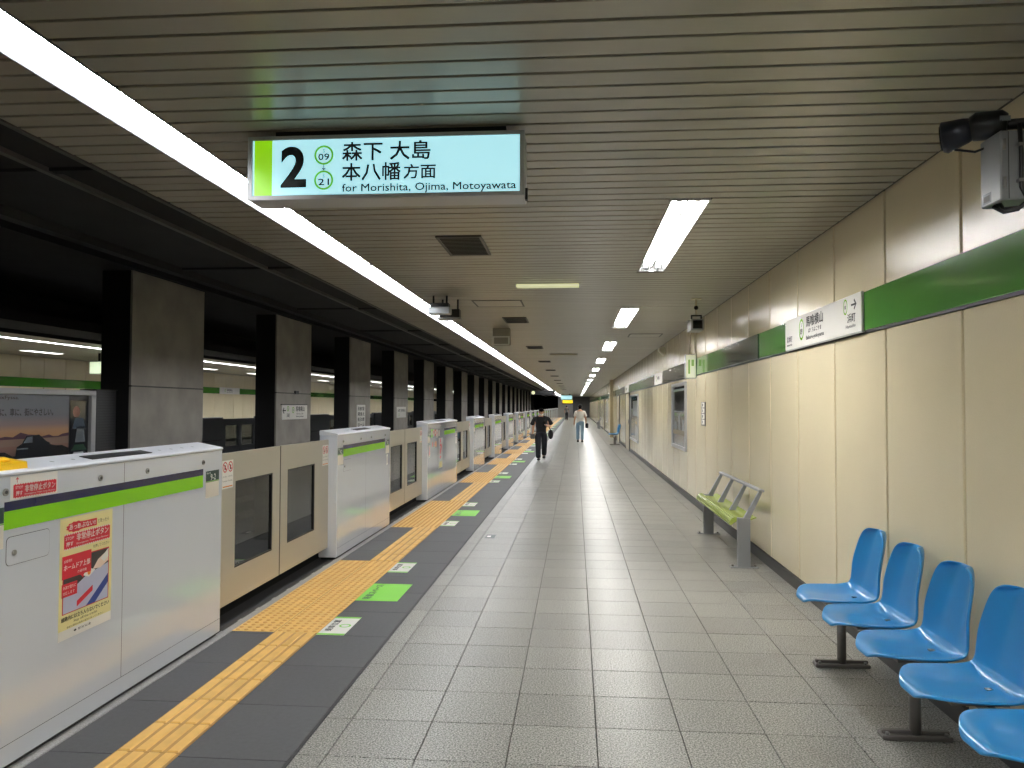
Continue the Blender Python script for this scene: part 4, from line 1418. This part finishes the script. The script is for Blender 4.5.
# ------------------------------------------------------------------ blue beam seating
t = thing('beam_seating', 'row of blue plastic shell seats on a steel beam against the cream wall', 'seating', (1.6, 3.77, 0))
seats_y = [4.765, 4.275, 3.77, 3.27, 2.765]


def shell(yc):
    """seat faces -X; rows follow the profile front lip -> pan -> bend -> top"""
    prof = [(1.345, .394, .055), (1.347, .405, .085), (1.356, .414, .115), (1.374, .420, .155), (1.40, .421, .192), (1.44, .418, .219), (1.50, .411, .229), (1.57, .406, .231), (1.64, .406, .230), (1.69, .416, .229),
            (1.722, .442, .226), (1.742, .482, .222), (1.756, .535, .216), (1.770, .60, .208), (1.786, .67, .198), (1.80, .73, .186), (1.811, .775, .168), (1.818, .803, .138), (1.822, .818, .08)]
    nu = 16
    bm = bmesh.new()
    rows = []
    for k, (x, z, w) in enumerate(prof):
        row = []
        for i in range(nu + 1):
            s_ = -1 + 2 * i / nu
            a = abs(s_)
            lift = .038 * max(0, a - .35) ** 1.6 / .65 ** 1.6
            edge = .012 * max(0, a - .9) / .1
            if k < 10:
                px, pz = x, z + lift * max(0, min(1, (k - 1) / 6))
            else:
                q = min(1, (k - 9) / 4)
                px, pz = x - lift * 1.35 * q, z + lift * (1 - q) * .8
            row.append(bm.verts.new((px, yc + s_ * w, pz)))
        rows.append(row)
    for k in range(len(rows) - 1):
        for i in range(nu):
            f_ = bm.faces.new((rows[k][i], rows[k][i + 1], rows[k + 1][i + 1], rows[k + 1][i]))
            f_.smooth = True
    bmesh.ops.recalc_face_normals(bm, faces=bm.faces)
    me = bpy.data.meshes.new('seat_shell')
    bm.to_mesh(me); bm.free()
    me.materials.append(M_SEAT)
    return me


me = shell(0.0)
off = WL[t.name]
for v in me.vertices:
    v.co.x -= off.x
labs = ['blue shell seat at the far end of the row', 'second blue shell seat from the far end', 'middle blue shell seat', 'blue shell seat cut by the picture edge at its back', 'blue shell seat mostly outside the picture']
for n_, yc in enumerate(seats_y):
    o = inst('seat_shell', me, (0, yc - off.y, 0), t)
    sd = o.modifiers.new('thick', 'SOLIDIFY'); sd.thickness = .014; sd.offset = 0
    sb = o.modifiers.new('smooth', 'SUBSURF'); sb.levels = 1; sb.render_levels = 2
    b = MB().box(1.645, 1.675, yc - .012, yc + .012, .408, .4205, M_LENS)
    b.build('drain_slot', t)
    MB().box(1.47, 1.69, yc - .09, yc + .09, .382, .394, M_POST).build('mounting_plate', t)
MB().box(1.60, 1.63, 2.6, 4.9, .352, .384, M_POST).build('beam', t)
for yc in (4.79, 3.79, 2.79):
    MB().tube([(1.59, yc, .02), (1.59, yc, .35)], .026, M_POST, 16).build('post', t)
    MB().bbox(1.43, 1.745, yc - .038, yc + .038, 0, .022, M_POST, .004).bbox(1.435, 1.74, yc - .012, yc + .012, .022, .04, M_POST, .003).build('foot_bar', t)
    for x in (1.455, 1.72):
        MB().tube([(x, yc - .022, .02), (x, yc - .022, .034)], .009, M_STEEL, 6).tube([(x, yc + .022, .02), (x, yc + .022, .034)], .009, M_STEEL, 6).build('bolt', t)
# second set far away
tf = thing('beam_seating', 'distant pair of blue shell seats by the wall near the service door', 'seating', (1.6, 31.5, 0))
for yc in (31.3, 31.8):
    o = inst('seat_shell', me, (0, yc - 31.5, 0), tf)
    sd = o.modifiers.new('thick', 'SOLIDIFY'); sd.thickness = .014; sd.offset = 0
MB().box(1.565, 1.615, 31.0, 32.1, .31, .40, M_POST).build('beam', tf)
MB().box(1.54, 1.64, 31.3, 31.4, 0, .31, M_POST).build('post', tf)
MB().bbox(1.38, 1.78, 31.25, 31.45, 0, .03, M_POST, .004).build('foot_bar', tf)

# ------------------------------------------------------------------ lime bench with grey frame


def bench(yn, yf, label, seatm, far=False):
    t = thing('bench', label, 'bench', (1.63, (yn + yf) / 2, 0))
    for y in (yn, yf):
        MB().bbox(1.56, 1.68, y - .025, y + .025, .008, .478, M_BENCHGREY, .003).build('leg', t)
        MB().bbox(1.49, 1.755, y - .045, y + .045, 0, .01, M_BENCHGREY, .002).build('foot_plate', t)
        for x in (1.515, 1.73):
            MB().tube([(x, y, .008), (x, y, .026)], .012, M_POST, 8).build('bolt', t)
    # three seat pans: rolled front with ridges, shallow dish, raised rear
    n = 3
    a0, a1 = yn + .03, yf + .12
    for k in range(n):
        ya, yb = a0 + (a1 - a0) * k / n + .004, a0 + (a1 - a0) * (k + 1) / n - .004
        top = []
        for q in range(5):
            t0, t1 = R(-15 + 24 * q), R(-15 + 24 * q + 17)
            cx, cz, rr = 1.555, .418, .062
            for tt, rad in ((t0, rr), (t1, rr), (t1 + R(2), rr - .008), (t0 + R(22), rr - .008)):
                top.append((cx - rad * math.cos(tt), cz + rad * math.sin(tt)))
        top += [(1.59, .470), (1.65, .462), (1.70, .466), (1.745, .482), (1.752, .474)]
        prof = [(1.515, .405)] + top + [(1.70, .452), (1.65, .446), (1.57, .445)]
        o = MB().prism(prof, 'y', ya, yb, seatm).build('seat_pan', t); fix_normals(o)
    MB().box(1.58, 1.66, yn, yf, .415, .444, M_BENCHGREY).build('seat_rail', t)
    L = yf - yn
    for k in range(4):
        y = yn + L * k / 3
        o = MB().prism([(1.615, .468), (1.675, .468), (1.80, .735), (1.765, .735)], 'y', y - .02, y + .02, M_BENCHGREY).build('back_bar', t); fix_normals(o)
    MB().bbox(1.755, 1.808, yn - .05, yf + .05, .73, .754, M_BENCHGREY, .006).build('back_rail', t)
    return t


bench(7.62, 9.6, 'lime green bench with grey steel legs and slanted back bars', M_BENCHLIME)
bench(53.5, 55.4, 'far grey bench against the wall near the end of the platform', M_BENCHGREY)

# ------------------------------------------------------------------ people


def skin(nodes, edges, root, sub=2):
    """nodes: name -> (x, y, z, r); returns an evaluated mesh grown round the skeleton"""
    names = list(nodes)
    me = bpy.data.meshes.new('body')
    me.from_pydata([nodes[k][:3] for k in names], [(names.index(a), names.index(b)) for a, b in edges], [])
    o = bpy.data.objects.new('body', me)
    COL.objects.link(o)
    o.modifiers.new('s', 'SKIN')
    for k, d in zip(names, me.skin_vertices[0].data):
        r = nodes[k][3]
        d.radius = r if isinstance(r, tuple) else (r, r)
        d.use_root = (k == root)
    sb = o.modifiers.new('u', 'SUBSURF'); sb.levels = sb.render_levels = sub
    dg = bpy.context.evaluated_depsgraph_get()
    out = bpy.data.meshes.new_from_object(o.evaluated_get(dg))
    bpy.data.objects.remove(o); bpy.data.meshes.remove(me)
    vs = [v.co.copy() for v in out.vertices]
    fs = [tuple(p.vertices) for p in out.polygons]
    bpy.data.meshes.remove(out)
    return vs, fs


def person(label, x, y, facing, H, arms, stride, mats, head_tilt=0.0, mask=False, group=None, fine=True, bulk=1.0):
    """built facing -Y in its own space with feet on z=0, then turned by `facing`. arms: per side (elbow, wrist) offsets in body units"""
    tee, leg, shoe, sole = mats
    t = thing('person', label, 'person', (0, 0, 0), group)
    k = H / 1.66
    S = {}
    sh = {1: Vector((.165, .0, 1.335)), -1: Vector((-.165, .0, 1.335))}
    hip = {1: Vector((.085, 0, .86)), -1: Vector((-.085, 0, .86))}
    nodes = {'pelvis': (0, 0, .90, .095), 'waist': (0, .0, 1.04, .085), 'chest': (0, .0, 1.22, .10), 'upper': (0, .01, 1.36, .075), 'neck': (0, -.0, 1.425, .05), 'skull': (0, -.015 - head_tilt * .04, 1.50, .055)}
    edges = [('pelvis', 'waist'), ('waist', 'chest'), ('chest', 'upper'), ('upper', 'neck'), ('neck', 'skull')]
    legs = {}
    for s_ in (1, -1):
        n = 'r' if s_ > 0 else 'l'
        e = sh[s_] + Vector(arms[s_][0]); w = sh[s_] + Vector(arms[s_][1])
        st = stride[s_]
        kn = Vector((s_ * .09, -.03 + st * .5, .475)); an = Vector((s_ * .088, .02 + st, .09 + (.05 if st > .12 else 0)))
        hd = (w - e).normalized()
        S[s_] = (e, w, hd, kn, an)
        nodes.update({n + 'sh': (*sh[s_], .056), n + 'el': (*e, .045), n + 'wr': (*w, .03), n + 'palm': (*(w + hd * .06), .032),
                      n + 'hip': (*hip[s_], .092), n + 'kn': (*kn, .06), n + 'an': (*an, .042), n + 'toe': (an.x + s_ * .015, an.y - .13, an.z - .055, .032)})
        edges += [('upper', n + 'sh'), (n + 'sh', n + 'el'), (n + 'el', n + 'wr'), (n + 'wr', n + 'palm'), ('pelvis', n + 'hip'), (n + 'hip', n + 'kn'), (n + 'kn', n + 'an'), (n + 'an', n + 'toe')]
    vs, fs = skin(nodes, edges, 'pelvis', 2)
    b = MB().add(vs, fs, M_SKIN, True)
    if fine:
        for s_ in (1, -1):
            e, w, hd, kn, an = S[s_]
            side = hd.cross(Vector((0, 1, 0))).normalized()
            fwd = side.cross(hd).normalized()
            p0 = w + hd * .055
            for q, (o_, ln) in enumerate(((-.024, .066), (-.008, .076), (.008, .072), (.024, .055))):
                a = p0 + fwd * o_
                pts = {'a': (*a, .009), 'b': (*(a + hd * (ln * .55) - side * s_ * .004), .0085), 'c': (*(a + hd * ln - side * s_ * .016), .007)}
                v2, f2 = skin(pts, [('a', 'b'), ('b', 'c')], 'a', 1)
                b.add(v2, f2, M_SKIN, True)
            a = w + hd * .02 - fwd * .02
            v2, f2 = skin({'a': (*a, .011), 'b': (*(a + hd * .03 - fwd * .025), .01), 'c': (*(a + hd * .055 - fwd * .03), .008)}, [('a', 'b'), ('b', 'c')], 'a', 1)
            b.add(v2, f2, M_SKIN, True)
    # head with face
    hc = Vector((0, -.03 - head_tilt * .06, 1.552 - head_tilt * .02))
    Rx = Matrix.Rotation(head_tilt, 3, 'X')

    def hs(q):
        z = q.z
        wd = 1.0 if z > -.2 else 1 - .30 * (-z - .2) / .8
        f_ = -1 if q.y < 0 else 1
        yy = q.y * (1.0 if f_ > 0 else .94)
        if q.y < -.6 and -.35 < z < .0:
            yy -= .10 * max(0, 1 - abs(q.x) * 4)
        return Vector((q.x * wd, yy * (1 if z > -.3 else .92), z))
    hm = MB().ball((0, 0, 0), .076, .096, .115, M_SKIN, 20, 14, hs)
    for s_ in (1, -1):
        hm.ball((s_ * .077, .005, -.01), .012, .022, .032, M_SKIN, 8, 6)
        hm.ball((s_ * .03, -.085, .012), .013, .008, .007, M_PAPER, 8, 5).ball((s_ * .03, -.092, .012), .006, .004, .006, M_INK, 6, 5)
        hm.box(s_ * .03 - .018, s_ * .03 + .018, -.094, -.084, .03, .035, M_HAIR)
    hm.ball((0, -.098, -.022), .012, .016, .018, M_SKIN, 8, 6)
    hm.ball((0, -.086, -.058), .024, .008, .007, mat('lips', (150, 90, 80), .5), 8, 5)
    for v in hm.v:
        q = Rx @ v
        v.x, v.y, v.z = q.x + hc.x, q.y + hc.y, q.z + hc.z
    b.add(hm.v, hm.f, M_SKIN, True)
    base = len(b.f) - len(hm.f)
    for i_, mi in enumerate(hm.mi):
        b.mi[base + i_] = b.m(hm.ms[mi])
    parts = [('body', b)]
    # hair cap
    hr = MB()
    hr.ball((0, .006, .012), .084, .104, .118, M_HAIR, 20, 14, lambda q: Vector((q.x, q.y, q.z)) if (q.z > .35 or q.y > .05 or (abs(q.x) > .8 and q.z > -.1)) else Vector((q.x * .80, q.y * .78, q.z * .86)))
    for v in hr.v:
        q = Rx @ v
        v.x, v.y, v.z = q.x + hc.x, q.y + hc.y, q.z + hc.z
    parts.append(('hair', hr))
    if mask:
        mk = MB().ball((0, -.066, -.058), .058, .045, .042, M_MASK, 12, 8)
        for v in mk.v:
            q = Rx @ v
            v.x, v.y, v.z = q.x + hc.x, q.y + hc.y, q.z + hc.z
        parts.append(('face_mask', mk))
    # shirt
    nd = {'hem': (0, 0, .80, .150), 'pelvis': (0, 0, .90, .148), 'waist': (0, 0, 1.04, .145), 'chest': (0, 0, 1.22, .158), 'upper': (0, .01, 1.355, .10), 'neck': (0, .0, 1.425, .062)}
    ed = [('hem', 'pelvis'), ('pelvis', 'waist'), ('waist', 'chest'), ('chest', 'upper'), ('upper', 'neck')]
    for s_ in (1, -1):
        n = 'r' if s_ > 0 else 'l'
        e = S[s_][0]
        nd[n + 'sh'] = (*sh[s_], .068)
        q = sh[s_].lerp(e, .55); nd[n + 'sl'] = (*q, .070)
        q = sh[s_].lerp(e, .85); nd[n + 'cf'] = (*q, .072)
        ed += [('upper', n + 'sh'), (n + 'sh', n + 'sl'), (n + 'sl', n + 'cf')]
    vs, fs = skin(nd, ed, 'chest', 2)
    vs = [Vector((v.x * bulk, v.y * (.80 if abs(v.x) < .2 else .95), v.z)) for v in vs]
    parts.append(('shirt', MB().add(vs, fs, tee, True)))
    # trousers
    nd = {'top': (0, 0, .97, .135), 'pelvis': (0, 0, .90, .142)}
    ed = [('top', 'pelvis')]
    for s_ in (1, -1):
        n = 'r' if s_ > 0 else 'l'
        e, w, hd, kn, an = S[s_]
        nd.update({n + 'h': (hip[s_].x + s_ * .005, 0, .83, .108), n + 'm': (*(hip[s_].lerp(kn, .55)), .095), n + 'k': (*kn, .08), n + 'c': (*(kn.lerp(an, .6)), .075), n + 'a': (an.x, an.y, an.z + .0, .068)})
        ed += [('pelvis', n + 'h'), (n + 'h', n + 'm'), (n + 'm', n + 'k'), (n + 'k', n + 'c'), (n + 'c', n + 'a')]
    vs, fs = skin(nd, ed, 'pelvis', 2)
    vs = [Vector((v.x * (1 + (bulk - 1) * .8), v.y * bulk, v.z)) for v in vs]
    parts.append(('trousers', MB().add(vs, fs, leg, True)))
    for s_ in (1, -1):
        an = S[s_][4]
        q = MB()
        dz = an.z - .09
        q.ball((an.x + s_ * .008, an.y - .055, .058 + dz), .05, .14, .05, shoe, 12, 8)
        q.bbox(an.x + s_ * .008 - .05, an.x + s_ * .008 + .05, an.y - .19, an.y + .075, dz, dz + .032, sole, .012)
        parts.append(('shoe', q))
    Rz = Matrix.Rotation(facing, 3, 'Z')
    for nm, q in parts:
        for v in q.v:
            p = Rz @ (v * k)
            v.x, v.y, v.z = p.x, p.y, p.z
        q.build(nm, t)
    t.location = (x, y, 0)
    return t, k, Rz, Vector((x, y, 0)), S


P1 = person('person in black walking toward the camera, looking down, white mask and black bag', -0.97, 21.85, R(6), 1.50,
            {1: [(.13, .02, -.25), (.0, -.16, -.22)], -1: [(-.09, .03, -.27), (-.11, -.03, -.52)]},
            {1: .13, -1: -.20}, (M_BLACKTEE, M_TROUSER, M_SHOE, M_SOLE), head_tilt=.6, mask=True, bulk=1.2)


def held(P, name, label, cat, mb):
    t, k, Rz, off, S = P
    for v in mb.v:
        p = Rz @ (v * k) + off
        v.x, v.y, v.z = p.x, p.y, p.z
    return tag(mb.build(name), label, cat)


w = Vector((.165, 0, 1.335)) + Vector((.0, -.16, -.22))
held(P1, 'phone', 'phone held at the chest of the person in black', 'phone', MB().bbox(w.x - .12, w.x - .045, w.y - .045, w.y - .03, w.z - .03, w.z + .12, M_LENS, .003))
bg = MB().ball((.30, .03, .83), .085, .12, .15, M_BLACKTEE, 14, 10)
bg.tube([(.29, .03, .96), (.24, .17, 1.12), (.10, .19, 1.30), (.0, .17, 1.43)], .014, M_BLACKTEE, 6)
held(P1, 'shoulder_bag', 'black shoulder bag at the hip of the person in black', 'bag', bg)
held(P1, 'pouch', 'small grey pouch hanging from the hand of the person in black', 'bag', MB().bbox(-.345, -.20, -.10, -.04, .69, .85, M_GREYPOUCH, .02))
P2 = person('person in white T-shirt and pale jeans walking away, dark bag in hand', 0.2, 33.5, R(180), 1.62,
            {1: [(.07, .02, -.27), (.10, -.05, -.52)], -1: [(-.08, .02, -.26), (-.10, -.09, -.50)]},
            {1: -.08, -1: .08}, (M_WTEE, M_JEANS, M_SHOE, M_SHOE), bulk=1.1)
held(P2, 'handbag', 'dark bag carried by the person in the white T-shirt', 'bag', MB().bbox(-.37, -.235, -.16, -.02, .62, .84, M_BLACKTEE, .03))
person('tiny dark clothed person far off under the yellow sign', -0.98, 86.0, R(170), 1.62,
       {1: [(.07, .02, -.27), (.10, -.05, -.52)], -1: [(-.08, .02, -.26), (-.10, -.05, -.50)]}, {1: -.08, -1: .08}, (M_GREYPOUCH, M_TROUSER, M_SHOE, M_SHOE), fine=False)
person('dark clothed person waiting on the opposite platform, seen between two far columns', -12.0, 47.5, R(90), 1.66,
       {1: [(.07, .02, -.27), (.10, -.05, -.52)], -1: [(-.08, .02, -.26), (-.10, -.05, -.50)]}, {1: -.03, -1: .03}, (M_BLACKTEE, M_TROUSER, M_SHOE, M_SHOE), fine=False)
